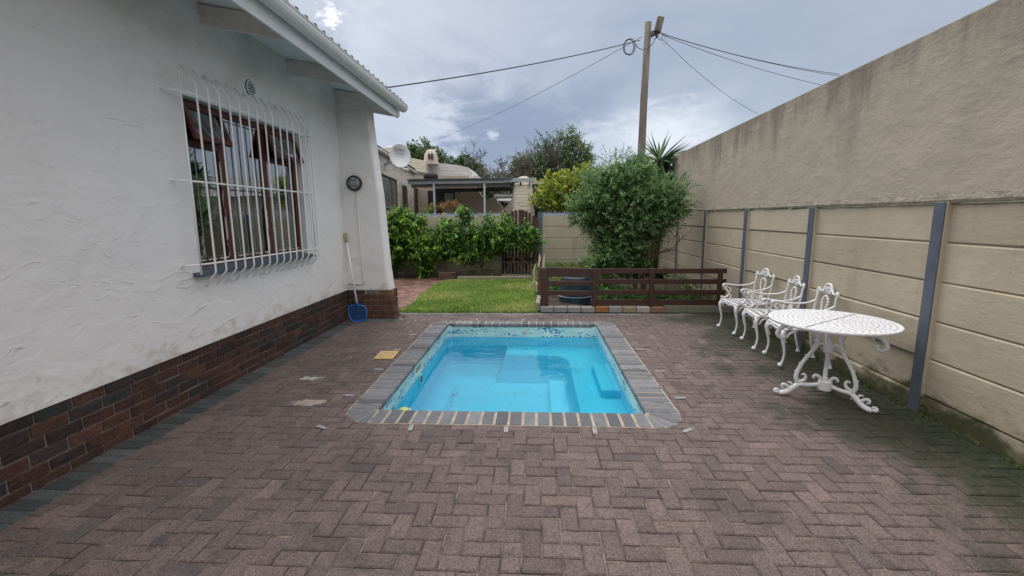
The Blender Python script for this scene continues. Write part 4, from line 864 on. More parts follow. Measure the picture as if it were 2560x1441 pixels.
# olive-like bush in the bed
ob = empty('olive_bush', (2.1, 9.6, 0), label='large grey green narrow leaved bush behind the timber fence', cat='bush'); OO = Vector((2.1, 9.6, 0))
Yb = 9.5
blobs = [pb(1545, 485, Yb, 82, .7, 58), pb(1485, 530, Yb, 52, .5, 42), pb(1655, 505, Yb, 56, .5, 48), pb(1560, 570, Yb, 80, .6, 52, 1.2), pb(1545, 630, Yb, 66, .55, 36, 1.5), pb(1580, 440, Yb, 50, .5, 26), pb(1628, 550, Yb, 42, .5, 36, .9), pb(1525, 455, Yb, 40, .5, 25, .8), pb(1510, 665, Yb, 44, .4, 18, 1.2), pb(1575, 665, Yb, 40, .4, 20, 1.2)]
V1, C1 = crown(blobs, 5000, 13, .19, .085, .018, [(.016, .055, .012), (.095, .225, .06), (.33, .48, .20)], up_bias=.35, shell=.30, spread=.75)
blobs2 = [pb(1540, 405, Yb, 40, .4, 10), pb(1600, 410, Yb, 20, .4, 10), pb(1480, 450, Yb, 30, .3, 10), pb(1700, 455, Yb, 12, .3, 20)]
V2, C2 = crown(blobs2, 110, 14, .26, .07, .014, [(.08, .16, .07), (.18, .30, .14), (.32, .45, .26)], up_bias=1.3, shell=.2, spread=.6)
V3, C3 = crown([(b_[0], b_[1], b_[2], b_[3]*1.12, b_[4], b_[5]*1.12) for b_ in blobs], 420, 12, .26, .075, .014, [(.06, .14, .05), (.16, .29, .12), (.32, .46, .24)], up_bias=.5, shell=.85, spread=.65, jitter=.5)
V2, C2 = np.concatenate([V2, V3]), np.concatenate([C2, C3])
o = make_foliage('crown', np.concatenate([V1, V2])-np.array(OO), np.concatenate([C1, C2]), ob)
q = MB(); p0 = at(1605, 700, Yb)-OO; p0.z = 0
for dx in (-.25, 0, .12): branches(q, p0+Vector((dx*.4, 0, .02)), Vector((dx, 0, 1)), .75, .05, 4, .55, 3, (1.3, 1.1, .9), .7, tips=None)
q.build('trunk', M_bark, ob)
# yucca
def yucca(name, loc_, heads, scale, label, nleafs=70, trunk=True, cols=((.02, .055, .025), (.06, .12, .045), (.16, .24, .10))):
    e_ = empty(name, loc_, label=label, cat='yucca'); q = MB()
    for (hx, hy, hz, s_) in heads:
        if trunk:
            tk = MB(); tk.tube([(hx*.2, hy*.2, 0), (hx*.7, hy*.7, hz*.5), (hx, hy, hz)], [.09, .075, .06], 9, (1.2, 1, .8)); tk.build('trunk', M_bark, e_, smooth=True)
        q = MB()
        for i in range(nleafs):
            el = math.asin(random.uniform(-.65, .97)); az = random.uniform(0, 6.28); d = Vector((math.cos(el)*math.cos(az), math.cos(el)*math.sin(az), math.sin(el))); ln_ = s_*random.uniform(.75, 1.1); w = .022*scale*random.uniform(.8, 1.2)
            sd_ = d.cross(Vector((0, 0, 1))).normalized(); nn_ = sd_.cross(d); bq = Vector((hx, hy, hz)); dr = Vector((0, 0, -1))*ln_*(.12 if el > .3 else .25)
            c0, c1, c2 = [np.array(v) for v in cols]; u = random.random(); cc = tuple((c0*(1-u)+c1*u) if random.random() < .75 else c2)
            m1 = bq+d*ln_*.45+dr*.25; tip = bq+d*ln_+dr
            q.add([bq-sd_*w*.5, m1-sd_*w, tip, m1+nn_*(-w*.6), bq+nn_*(-w*.3)], [(0, 1, 3, 4), (1, 2, 3)], cc); q.add([bq+sd_*w*.5, m1+sd_*w, tip, m1+nn_*(-w*.6), bq+nn_*(-w*.3)], [(4, 3, 1, 0), (3, 2, 1)], cc)
        q.build('leaf_rosette', MLEAF, e_)
    return e_
yh = [at(1648, 402, 11.9), at(1600, 425, 11.8), at(1660, 440, 12.0)]; yb = Vector((3.0, 11.9, 0))
yucca('yucca', yb, [(v.x-yb.x, v.y-yb.y, v.z, s_) for v, s_ in zip(yh, (.88, .55, .72))], 1.8, 'tall dark yucca with stiff leaves in front of the utility pole', 85)
v = at(1648, 675, 11.2); yucca('small_yucca', (v.x, v.y, .05), [(0, 0, .12, .40)], 1, 'small dark spiky yucca low in the wall corner beside the bush', 60, trunk=False, cols=((.008, .02, .012), (.02, .045, .02), (.03, .06, .03)))
# creeper over the back wall: left mass and right mass over the gate
def creeper(name, blobs, nsh, label, cols, base, stems):
    V1, C1 = crown(blobs, nsh, 8, .19, .105, .048, cols, up_bias=.15, shell=.35, spread=.95, jitter=.7, droop=.35)
    e_ = empty(name, base, label=label, cat='creeper'); make_foliage('foliage', V1-np.array(base), C1, e_)
    q = MB()
    for (px0, py0, px1, py1) in stems:
        a, b_ = at(px0, py0, 12.25)-Vector(base), at(px1, py1, 12.1)-Vector(base); pts = []
        for i in range(9): pts.append(a.lerp(b_, i/8)+Vector((random.gauss(0, .035), random.gauss(0, .03), random.gauss(0, .035))) )
        q.tube(pts, [.011*(1-.6*i/8) for i in range(9)], 5, (1.6, 1.3, 1.1))
    q.build('stem', M_bark, e_); return e_
cc_ = [(.014, .055, .01), (.08, .22, .025), (.36, .58, .07)]
Yc = 12.2
creeper('climbing_plant', [pb(985, 575, Yc, 48, .4, 42), pb(1015, 610, Yc, 55, .45, 40), pb(1060, 625, Yc, 50, .4, 30), pb(1060, 672, Yc, 14, .2, 22, 1.2), pb(1040, 560, Yc, 22, .3, 22), pb(1000, 540, Yc, 22, .3, 18), pb(975, 640, Yc, 40, .4, 25), pb(1085, 590, Yc, 18, .3, 16, .8)], 1500, 'bright green leafy creeper at the left end of the rear wall', cc_, (-3.3, Yc, 0), [(1000, 690, 990, 540), (1040, 690, 1060, 560), (1052, 690, 1000, 600)])
creeper('creeper_on_gate', [pb(1135, 600, Yc, 36, .35, 32), pb(1165, 545, Yc, 9, .2, 24, 1.3), pb(1118, 570, Yc, 18, .3, 16), pb(1200, 598, Yc, 38, .35, 30), pb(1222, 560, Yc, 12, .2, 18), pb(1252, 590, Yc, 36, .3, 22), pb(1308, 582, Yc, 36, .3, 16), pb(1325, 604, Yc, 24, .25, 16), pb(1180, 640, Yc, 45, .35, 14, .8), pb(1240, 605, Yc, 35, .3, 22), pb(1115, 625, Yc, 25, .3, 20), pb(1265, 560, Yc, 10, .2, 18, .8)], 1300, 'leafy green creeper spreading over the timber gate and rear wall', [(.012, .045, .01), (.065, .19, .025), (.30, .50, .07)], (-1.0, Yc, 0), [(1230, 695, 1160, 560), (1262, 690, 1330, 580), (1290, 695, 1280, 600), (1225, 650, 1260, 690), (1120, 660, 1240, 650), (1240, 650, 1300, 660), (1300, 640, 1310, 695), (1200, 690, 1170, 640), (1225, 690, 1245, 640), (1330, 690, 1300, 620), (1270, 640, 1320, 680)])
# low plants in the bed
V1, C1 = crown([(x_, y_, .14, .22, .18, .07) for x_, y_ in [(1.25, 8.1), (1.6, 8.0), (2.1, 8.05), (2.5, 8.15), (1.9, 8.4), (2.4, 8.6), (1.2, 8.9), (2.8, 8.5), (1.6, 8.9), (.3, 9.8), (.5, 10.6), (.9, 10.2), (1.3, 10.8), (2.8, 8.0), (.25, 8.9)]], 620, 8, .10, .06, .028, [(.02, .07, .015), (.06, .18, .03), (.14, .30, .06)], up_bias=.8, shell=.2)
make_foliage('ground_cover', V1, C1, None, kind='stuff', label='low green ground cover growing in the planting bed', cat='ground cover')
grass('bed_grass', 2600, .15, 1.6, 9.6, 12.4, .12, .42, [(.10, .16, .04), (.20, .24, .08), (.34, .30, .12)], 'tall straggly grass at the back of the planting bed', z=.05)
grass('moss_tufts', 26000, 2.85, 3.32, .2, 7.55, .006, .022, [(.05, .085, .02), (.10, .14, .035), (.18, .17, .07)], 'dark moss and tiny weeds along the foot of the beige wall',
      keep=lambda X_, Y_: (X_ < 3.075+.027*Y_) & (X_ > 3.075+.027*Y_-.012-.075*np.clip(np.sin(Y_*5.3)*np.sin(Y_*2.1+1)+.25, 0, 1)))
def blade_plant(name, loc_, n_, ln_, w, cols, label, cat='plant'):
    q = MB(); e_ = empty(name, loc_, label=label, cat=cat)
    for i in range(n_):
        az = random.uniform(0, 6.28); el = random.uniform(.5, 1.4); d = Vector((math.cos(el)*math.cos(az), math.cos(el)*math.sin(az), math.sin(el))); s_ = Vector((-math.sin(az), math.cos(az), 0)); L0 = ln_*random.uniform(.7, 1.1); pts = [Vector((0, 0, 0))+d*L0*t_+Vector((0, 0, -.45*L0*t_*t_)) for t_ in (0, .35, .7, 1)]; ws = [w*.6, w, w*.8, .002]; cc = random.choice(cols)
        vs = []; 
        for p_, ww in zip(pts, ws): vs += [p_-s_*ww/2, p_+s_*ww/2]
        q.add(vs, [(0, 1, 3, 2), (2, 3, 5, 4), (4, 5, 7, 6)], cc)
    q.build('leaf_clump', MLEAF, e_); return e_
v = at(1455, 690, 10.4); blade_plant('strap_leaf_plant', (v.x, v.y, .08), 26, .62, .05, [(.05, .14, .05), (.09, .2, .08), (.16, .26, .12)], 'strap leaved plant with broad arching leaves at the back of the bed')
v = at(1570, 700, 8.9); blade_plant('strap_leaf_clump', (v.x, v.y, .08), 22, .36, .035, [(.03, .07, .03), (.06, .12, .05), (.5, .42, .08)], 'dark strap leaved clump with a yellow leaf below the bush')
v = at(1700, 700, 8.7); V1, C1 = crown([(v.x-v.x, 0, .36, .24, .2, .12), (.12, 0, .22, .15, .12, .1)], 60, 8, .14, .06, .02, [(.16, .2, .08), (.3, .36, .18), (.42, .46, .28)], up_bias=.7, shell=.2)
e_ = empty('pale_shrub', (v.x, v.y, .05), label='thin pale green shrub by the beige wall behind the fence rails', cat='shrub'); make_foliage('foliage', V1, C1, e_); q = MB()
for k in range(5): q.tube([(0, 0, 0), (random.uniform(-.1, .1), 0, .2), (random.uniform(-.2, .25), random.uniform(-.1, .1), .42)], .006, 5, (2, 2, 1.5))
q.build('stem', M_bark, e_)
# yellow-green shrub beyond the wall
Yy = 15.5; e0_ = at(1400, 530, Yy); e_ = empty('golden_shrub', (e0_.x, Yy, 0), label='bushy yellow green shrub beyond the rear wall beside the tapered chimney', cat='shrub')
V1, C1 = crown([pb(1400, 480, Yy, 60, .8, 30), pb(1455, 455, Yy, 48, .8, 32), pb(1372, 500, Yy, 35, .7, 22), pb(1440, 500, Yy, 55, .8, 25), pb(1490, 470, Yy, 40, .7, 30), pb(1385, 450, Yy, 25, .5, 12)], 1500, 8, .2, .10, .05, [(.05, .10, .015), (.24, .31, .035), (.56, .58, .08)], up_bias=.4, shell=.5, jitter=.4)
make_foliage('crown', V1-np.array((e0_.x, Yy, 0)), C1, e_); q = MB(); branches(q, Vector((0, 0, 0)), Vector((0, 0, 1)), 1.1, .07, 3, .6, 3, (1, 1, .8), .7); q.build('trunk', M_bark, e_)
# orange-leaved potted plant line behind the wall
Yo = 13.6; v = at(1120, 530, Yo); e_ = empty('bronze_shrub', (v.x, Yo, 0), label='bronze and orange leaved shrub just behind the spiked rear wall', cat='shrub')
V1, C1 = crown([pb(1095, 522, Yo, 25, .2, 6), pb(1120, 518, Yo, 20, .2, 10), pb(1133, 512, Yo, 8, .15, 10)], 120, 8, .14, .06, .022, [(.13, .10, .03), (.28, .15, .06), (.34, .23, .10)], up_bias=.6, shell=.2); V2, C2 = crown([pb(1072, 524, Yo, 12, .2, 6), pb(1150, 524, Yo, 12, .2, 5)], 40, 8, .12, .06, .022, [(.1, .2, .03), (.2, .3, .05), (.3, .4, .07)], up_bias=.6, shell=.2)
make_foliage('foliage', np.concatenate([V1, V2])-np.array((v.x, Yo, 0)), np.concatenate([C1, C2]), e_); q = MB()
for k in range(4): q.tube([(k*.1-.2, 0, 0), (k*.12-.2, 0, 1.0), (k*.14-.2, 0, 1.75)], .01, 5)
q.build('stem', M_bark, e_)

# background trees
def tree(name, px, Y, base_z, blobs, nsh, nl, ll, lw, cols, label, trunk_h, tr, bark=(1, 1, 1), depth=4, blen=1.6, twigs=None, **kw):
    v = at(px, 500, Y); B0 = Vector((v.x, Y, 0)); e_ = empty(name, B0, label=label, cat='tree')
    if nsh:
        V1, C1 = crown(blobs, nsh, nl, kw.get('sl', .5), ll, lw, cols, up_bias=.3, shell=kw.get('shell', .45), jitter=.5)
        make_foliage('crown', V1-np.array(B0), C1, e_)
    q = MB(); q.tube([(0, 0, 0), (.1, 0, trunk_h*.6), (0, 0, trunk_h)], [tr*1.2, tr, tr*.8], 8, bark)
    for k in range(kw.get('nb', 4)): 
        a = 6.28*k/kw.get('nb', 4)+.5; branches(q, Vector((0, 0, trunk_h*random.uniform(.8, 1))), Vector((math.cos(a)*kw.get('out', .7), math.sin(a)*.5, 1)), blen, tr*.6, depth, kw.get('spread', .55), 3, bark, .72, kw.get('wob', .16), .12, kw.get('minr', .012))
    q.build('trunk', M_bark, e_); return e_, B0
G1 = [(.03, .06, .02), (.09, .15, .05), (.22, .31, .12)]
Yt = 30
tree('tall_tree', 1385, Yt, 0, [pb(1345, 430, Yt, 52, 2, 32), pb(1395, 425, Yt, 50, 2, 38), pb(1440, 395, Yt, 30, 1.5, 42), pb(1425, 350, Yt, 22, 1.5, 22), pb(1310, 410, Yt, 24, 1.5, 18), pb(1380, 465, Yt, 75, 2, 25), pb(1460, 430, Yt, 22, 1.5, 30), pb(1390, 365, Yt, 45, 1.5, 26, .45), pb(1465, 400, Yt, 14, 1, 20)], 2100, 8, .15, .085, G1, 'large half bare tree rising behind the carport roof', 2.6, .22, (.9, .95, 1.0), depth=5, blen=1.5, nb=8, out=.8, spread=.40, minr=.009, sl=.5)
Yd = 28
tree('bare_tree', 1240, Yd, 0, [pb(1235, 450, Yd, 50, 1.5, 16), pb(1275, 440, Yd, 25, 1.5, 16)], 300, 8, .10, .05, [(.05, .065, .03), (.13, .15, .07), (.22, .23, .12)], 'leafless gnarled tree behind the middle of the carport roof', 3.3, .16, (1.1, 1.15, 1.15), depth=5, blen=1.25, nb=5, out=1.2, spread=.75, wob=.34, minr=.013)
Yl = 30
tree('bushy_tree', 1062, Yl, 0, [pb(1055, 378, Yl, 26, 1, 16), pb(1040, 395, Yl, 22, 1, 12), pb(1080, 395, Yl, 20, 1, 14), pb(1060, 420, Yl, 36, 1, 18), pb(1108, 402, Yl, 12, 1, 8)], 420, 8, .22, .11, [(.03, .06, .02), (.07, .12, .035), (.14, .2, .06)], 'green tree showing above the neighbouring white roof beside the slotted chimney', 3.4, .12, sl=.5, depth=3, blen=.5)
tree('distant_tree', 1160, Yl, 0, [pb(1160, 412, Yl, 24, 1, 12), pb(1145, 425, Yl, 20, 1, 10), pb(1185, 430, Yl, 16, 1, 18), pb(1200, 450, Yl, 16, 1, 15), pb(1125, 420, Yl, 10, 1, 8)], 420, 8, .22, .11, [(.02, .05, .02), (.05, .10, .03), (.11, .17, .05)], 'dark green tree behind the right end of the sloping white parapet', 2.9, .12, sl=.45, depth=3, blen=.5)
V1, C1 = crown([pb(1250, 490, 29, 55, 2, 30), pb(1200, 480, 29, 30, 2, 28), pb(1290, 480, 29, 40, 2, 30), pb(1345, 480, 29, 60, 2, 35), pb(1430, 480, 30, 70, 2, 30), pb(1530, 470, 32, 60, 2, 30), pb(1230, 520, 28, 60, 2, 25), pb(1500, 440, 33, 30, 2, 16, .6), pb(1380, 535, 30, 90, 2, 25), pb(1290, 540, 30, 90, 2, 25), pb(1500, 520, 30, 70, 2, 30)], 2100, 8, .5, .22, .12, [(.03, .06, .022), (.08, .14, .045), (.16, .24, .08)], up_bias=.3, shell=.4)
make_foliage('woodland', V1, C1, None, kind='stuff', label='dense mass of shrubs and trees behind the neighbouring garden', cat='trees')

# ------------------------------------------------------------------ utility pole and cables
pole = empty('utility_pole', (3.0, 13.5, 0), label='leaning round wooden utility pole behind the wall corner', cat='utility pole'); PO = Vector((3.0, 13.5, 0))
p0, p1 = at(1603, 390, 13.5), at(1621, 56, 13.5); dr = (p1-p0)/(p1.z-p0.z); pbz = p0-dr*p0.z
q = MB(); q.tube([pbz-PO, pbz.lerp(p1, .35)-PO+Vector((.01, 0, 0)), pbz.lerp(p1, .7)-PO-Vector((.01, 0, 0)), p1-PO], [.125, .115, .098, .088], 14); q.build('pole', M_pole, pole, smooth=True)
a, b_ = at(1625, 88, 13.5), at(1650, 76, 13.35)
def beam(mb, a, b_, w, h): 
    d = (b_-a); L_ = d.length; M_ = Matrix.Translation(a) @ d.to_track_quat('X', 'Z').to_matrix().to_4x4(); mb.box((0, -w/2, -h/2), (L_, w/2, h/2), bev=.006, M=M_)
q = MB(); beam(q, a-PO, b_-PO, .10, .12); q.build('bracket_arm', M_pole, pole)
a, b_ = at(1643, 80, 13.3), at(1652, 44, 13.3); q = MB(); beam(q, a-PO, b_-PO, .15, .17); q.build('top_block', M_pole, pole)
v = at(1642, 86, 13.42); q = MB(); q.lathe([(.0, -.10), (.025, -.10), (.025, -.06), (.04, -.055), (.04, -.02), (.028, -.015), (.04, -.01), (.04, .03), (.02, .04), (0, .04)], v-PO, 12); q.build('insulator', M1('insulator', (.3, .24, .27), .4, .1), pole, smooth=True)
def cable(name, pts, r_, label, sag=0):
    q = MB(); q.tube(pts, r_, 6); q.build(name, M_cable, label=label, cat='cable')
def sagline(a, b_, sag, n_=24): return [a.lerp(b_, i/n_)+Vector((0, 0, -4*sag*(i/n_)*(1-i/n_))) for i in range(n_+1)]
K = at(1600, 101, 13.5); Hh = at(964, 214, 8.2); w1 = sagline(K, Hh+(Hh-K)*.12, .10)
cable('service_cable', w1, .012, 'thick black service cable running from the pole to the house eave')
cable('thin_cable', sagline(at(1605, 92, 13.45), at(1052, 363, 26), .25), .007, 'thin cable running down from the pole towards the satellite dish')
cable('street_cable', sagline(at(1652, 84, 13.4), at(2100, 186, 16), .12), .008, 'upper cable from the pole over the right wall')
cable('street_cable_pair', sagline(at(1652, 85, 13.4), at(2108, 192, 15), .10), .007, 'cable close below the upper one over the right wall')
cable('lower_street_cable', sagline(at(1655, 88, 13.4), at(2060, 214, 16), .10), .007, 'lower of the three cables fanning from the pole over the right wall')
cable('drop_cable', sagline(at(1653, 95, 13.4), at(1895, 285, 18), .18), .006, 'steep thin cable dropping from the pole to behind the right wall')
q = MB(); cc0 = at(1573, 118, 13.45)
for r_, oo in ((.165, 0), (.185, .02), (.175, -.02)): q.tube([cc0+Vector((math.cos(t_*.262)*r_*.82+oo, .01*math.sin(t_), math.sin(t_*.262)*r_*1.15)) for t_ in range(25)], .010, 5, cap=False)
q.build('cable_coil', M_cable, label='round coil of spare black cable hanging left of the pole top', cat='cable coil')
q = MB(); q.tube([at(x_, y_, 13.35) for x_, y_ in [(1588, 110), (1595, 120), (1606, 125), (1618, 122), (1630, 112), (1638, 98), (1642, 90)]], .010, 5)
for (x_, y_, rx_, ry2) in [(1655, 92, 8, 10), (1662, 98, 8, 14), (1636, 92, 5, 7), (1650, 88, 6, 12)]: q.tube([at(x_+rx_*math.cos(t_*.4), y_+ry2*math.sin(t_*.4), 13.36) for t_ in range(15)], .0045, 4, cap=False)
q.build('wire_tangle', M_cable, label='tangle of thin loose wires below the pole bracket', cat='wires')

# ------------------------------------------------------------------ neighbouring house
nb = empty('neighbour_house', (-6, 18, 0), label='cream bagged brick neighbouring house with sloping parapet and slotted chimney', cat='house'); NO = Vector((-6, 18, 0))
def nl(o): o.location = o.location-NO; return o
m_bag = M1('bagged_brick', (.62, .575, .49), .9, .08, 3, layers=[((.30, .27, .21), (3, 3, 9), .62, .8, .5), ((.36, .33, .27), (1.3, 1.3, 13), .50, .60, .55)], bumps=[((2.5, 2.5, 13), .06)], bump=1, bscale=30, bdist=.01)
m_par = M1('bagged_white', (.56, .555, .56), .9, .1, 2, layers=[((.30, .28, .27), (2, 2, 5), .52, .8, .6)], bumps=[((2.5, 2.5, 11), .05)], bump=1, bscale=30, bdist=.01)
# wing wall receding from near left to the patio; direction from vanishing point
dW = Vector((-.1103, 1.0076, 0)).normalized(); W0 = at(1036, 500, 19.5); W0.z = 0
def wp(s_, z): v = W0+dW*s_; return Vector((v.x, v.y, z))
def wpx(px, py):   # point of the wing wall plane seen at a picture point
    d = ray(px, py); nrm_ = Vector((dW.y, -dW.x, 0)); t_ = (W0-Vector((0, 0, CH))).dot(nrm_)/d.dot(nrm_); return Vector((0, 0, CH))+d*t_
nW = Vector((-dW.y, dW.x, 0))      # into the house
top = [wpx(900, 352), wpx(945, 372), wpx(990, 401), wpx(1036, 430)]
q = MB(); q.prism([(top[0].x, top[0].y, 0)]+[T(v) for v in top]+[(top[3].x, top[3].y, 0)], nW*.3); nl(fix_normals(q.build('wing_wall', m_bag, nb)))
hgt = (wpx(945, 372)-wpx(945, 378)).length
q = MB(); q.tube([v+Vector((.06, 0, -.06)) for v in top], .07, 8); gt2 = nl(q.build('gutter', M1('old_gutter', (.42, .39, .33), .6, .2, 3), nb, smooth=True))
q = MB()
for i in range(60):
    f0 = i/60; a = top[0].lerp(top[3], f0)+Vector((.05, 0, .06)); q.tube([a, a+nW*2.5+Vector((0, 0, .5))], .075, 6, cap=True)
nl(q.build('wing_roof', M1('dark_tile', (.05, .05, .052), .9, .3, 4), nb))
def wwin(px0, py0t, px1, py1t, pb_, name, depth=.12, dark=(.03, .035, .04), frame=True):
    a, b_ = wpx(px0, py0t), wpx(px1, py1t); zb_ = wpx(px0, pb_).z; zt_ = max(a.z, b_.z)-.03; o_ = -nW*.004
    q = MB(); q.prism([(a.x, a.y, zb_), (b_.x, b_.y, zb_), (b_.x, b_.y, zt_), (a.x, a.y, zt_)], o_-nW*.005, (1, 1, 1)); w_ = nl(fix_normals(q.build(name, M1(name+'_glass', dark, .15 if 'window' in name else .6, .3, 3), nb)))
    q = MB(); 
    for p_, r_ in [((a.x, a.y, zb_), (a.x, a.y, zt_)), ((b_.x, b_.y, zb_), (b_.x, b_.y, zt_)), ((a.x, a.y, zt_), (b_.x, b_.y, zt_)), ((a.x, a.y, zb_), (b_.x, b_.y, zb_)), (((a.x*.35+b_.x*.65), (a.y*.35+b_.y*.65), zb_), ((a.x*.35+b_.x*.65), (a.y*.35+b_.y*.65), zt_))]: q.tube([Vector(p_)-nW*.02, Vector(r_)-nW*.02], .04, 4)
    q.build('frame', M1(name+'_frame', (.10, .075, .06), .7, .2), w_)
    return w_
wwin(950, 438, 988, 449, 520, 'window', dark=(.16, .18, .17)); wwin(1005, 463, 1014, 466, 520, 'small_window'); wwin(1034, 471, 1050, 475, 535, 'side_door', dark=(.02, .02, .02))
for c_ in [c for c in S.objects if c.parent and c.parent.parent == nb]: pass
# patio back wall at Y=20 with dark opening, curving buttress wall at right
YN = 20.4
def P(px, py, Y=YN): return at(px, py, Y)
q = MB(); v = [P(1036, 440), P(1170, 440), P(1188, 468), P(1205, 490), P(1216, 500), P(1232, 496), P(1236, 490), P(1244, 505), P(1256, 517), P(1262, 520), P(1262, 560), P(1036, 560)]
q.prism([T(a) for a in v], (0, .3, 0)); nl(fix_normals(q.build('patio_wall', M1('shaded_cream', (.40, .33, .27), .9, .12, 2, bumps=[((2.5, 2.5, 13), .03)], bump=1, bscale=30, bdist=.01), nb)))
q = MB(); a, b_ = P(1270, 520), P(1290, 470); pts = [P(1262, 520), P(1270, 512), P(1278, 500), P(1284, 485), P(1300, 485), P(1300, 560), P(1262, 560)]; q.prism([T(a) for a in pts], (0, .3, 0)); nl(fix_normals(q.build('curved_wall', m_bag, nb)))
def yquad(px0, py0, px1, py1, Y, name, m_, th=.03, parent=nb):
    a, b_ = at(px0, py0, Y), at(px1, py1, Y); q = MB(); q.box((a.x, Y, b_.z), (b_.x, Y+th, a.z)); return nl(q.build(name, m_, parent)) if parent is nb else q.build(name, m_, parent)
M_vd = M1('dark_opening', (.012, .012, .014), .5, .1); M_curt = M1('patio_curtain', (.34, .33, .31), .8, .25, 6, stretch=(6, 6, .3))
yquad(1069, 477, 1139, 560, YN-.02, 'patio_door', M_vd, .015); yquad(1111, 484, 1135, 560, YN-.04, 'patio_curtain', M_curt, .015)
yquad(1146, 479, 1151, 486, YN-.12, 'wall_lantern', M1('lantern', (.28, .22, .19), .6, .1), .1)
# parapet volume
YP_ = 22.5
q = MB(); v = [P(1016, 393, YP_), P(1062, 402, YP_), P(1100, 408, YP_), P(1150, 414, YP_), P(1170, 419, YP_), P(1176, 425, YP_), P(1182, 440, YP_), P(1196, 440, YP_), P(1200, 462, YP_), P(1016, 480, YP_)]
q.prism([T(a) for a in v], (0, 3, 0)); nl(fix_normals(q.build('parapet', m_par, nb)))
q = MB(); v = [P(1016, 394, 21.6), P(1064, 404, 21.6), P(1064, 434, 21.6), P(1016, 420, 21.6)]; q.prism([T(a) for a in v], (0, .8, 0)); nl(fix_normals(q.build('parapet_return', m_bag, nb)))
# slotted chimney
def lump(prof_px, Y, th, name, m_, parent, n_=18):
    q = MB(); rings = []
    for (pl_, pr_, py_) in prof_px:
        a, b_ = at(pl_, py_, Y), at(pr_, py_, Y); cx = (a.x+b_.x)/2; w = abs(b_.x-a.x)/2; rings.append([(cx+w*math.copysign(abs(math.cos(t_))**.6, math.cos(t_)), Y+w*th*math.copysign(abs(math.sin(t_))**.6, math.sin(t_)), a.z) for t_ in [2*math.pi*k/n_ for k in range(n_)]])
    q.V += [v for r_ in rings for v in r_]
    for i in range(len(rings)-1):
        for j in range(n_): q.F.append((i*n_+j, i*n_+(j+1) % n_, (i+1)*n_+(j+1) % n_, (i+1)*n_+j)); q.C.append((1, 1, 1))
    q.F.append(tuple(range(n_))); q.F.append(tuple((len(rings)-1)*n_+k for k in range(n_))); q.C += [(1, 1, 1)]*2
    return fix_normals(q.build(name, m_, parent, smooth=False))
ch = nl(lump([(1060, 1096, 412), (1061, 1094, 400), (1062, 1092, 388), (1066, 1089, 379), (1070, 1084, 375), (1076, 1079, 374)], 22.2, .8, 'chimney', M1('chimney_render', (.52, .46, .40), .9, .1, 2, bump=1, bscale=20, bdist=.02), nb))
for (x0, x1) in ((1070.5, 1073.5), (1077.5, 1081.5)):
    a, b_ = at(x0, 384, 21.83), at(x1, 398, 21.83); q = MB(); q.box((a.x, 21.80, b_.z), (b_.x, 22.0, a.z)); q.build('slot', M_dark, ch)
ch2 = nl(lump([(961, 1000, 392), (962, 998, 380), (964, 996, 370), (968, 990, 367)], 19, .8, 'chimney', m_bag, nb))
# carport / patio roof
cp_ = empty('patio_roof', (-2, 16, 0), label='corrugated metal patio roof on thin steel posts beyond the rear wall', cat='patio roof'); CO = Vector((-2, 16, 0))
def cl(o): o.location = o.location-CO; return o
YA, YB2 = 16.0, 20.3
q = MB(); a, b_ = at(1020, 449, YA), at(1340, 449, YA); n_ = 190; zt_ = a.z
for Y_, dz in ((YA-.15, 0), (YB2, .10)):
    for i in range(n_+1):
        x_ = a.x+(b_.x-.82-a.x)*i/n_; q.V.append((x_, Y_, at(1180, 449, YA).z+dz+(.035 if (i % 4) in (1, 2) else 0)))
for i in range(n_): q.F.append((i, i+1, n_+1+i+1, n_+1+i)); q.C.append((1, 1, 1))
so_ = cl(q.build('roof_sheet', M1('dark_sheet', (.05, .055, .06), .6, .2, 3), cp_))
md = so_.modifiers.new('thickness', 'SOLIDIFY'); md.thickness = .02
q = MB(); z_ = at(1180, 449, YA).z; q.box((a.x, YA-.06, z_-.14), (b_.x-.6, YA, z_-.02), bev=.005); q.box((b_.x-1.1, YA-.09, z_-.11), (b_.x, YA-.061, z_+.02), bev=.005); cl(q.build('front_beam', M1('grey_steel', (.30, .33, .36), .5, .15, 3), cp_))
q = MB(); q.box((a.x, YB2-.3, z_-.2), (b_.x+1, YB2-.22, z_-.04), bev=.005)
q.box((a.x+.1, YA, z_-.26), (b_.x-.9, YA+.05, z_-.145)); cl(q.build('rear_beam', M1('dark_steel', (.06, .06, .065), .6, .15, 3), cp_))
for px in (1085, 1211):
    v = at(px, 460, YA); q = MB(); q.box((v.x-.035, YA-.05, 0), (v.x+.035, YA-.005, z_-.14), bev=.004); cl(q.build('post', M1('post_steel%d' % px, (.36, .40, .45), .5, .1), cp_))
q = MB(); a2, b2_ = at(1330, 456, 18), at(1364, 456, 18); q.box((a2.x, 18, a2.z-.07), (b2_.x, 18.05, a2.z+.03)); cl(q.build('side_beam', M1('side_steel', (.30, .33, .36), .5, .1), cp_))
# tyres on the roof
def tyre(px, py, Y, rad, w, label):
    v = at(px, py, Y); v.z = z_+.058; q = MB(); m_ = 22; q.lathe([(rad*.6, .02), (rad*.85, 0), (rad, w*.15), (rad*1.02, w*.5), (rad, w*.85), (rad*.85, w), (rad*.6, w-.02), (rad*.58, w*.5), (rad*.6, .02)], n=26); o = q.build('car_tyre', M_tyre, smooth=True, label=label, cat='tyre', group='old tyres lying on the patio roof'); o.location = v
tyre(1077, 443, 16.3, .25, .19, 'large black tyre lying flat on the patio roof'); tyre(1104, 445, 17.6, .17, .11, 'smaller black tyre behind the large one on the patio roof')
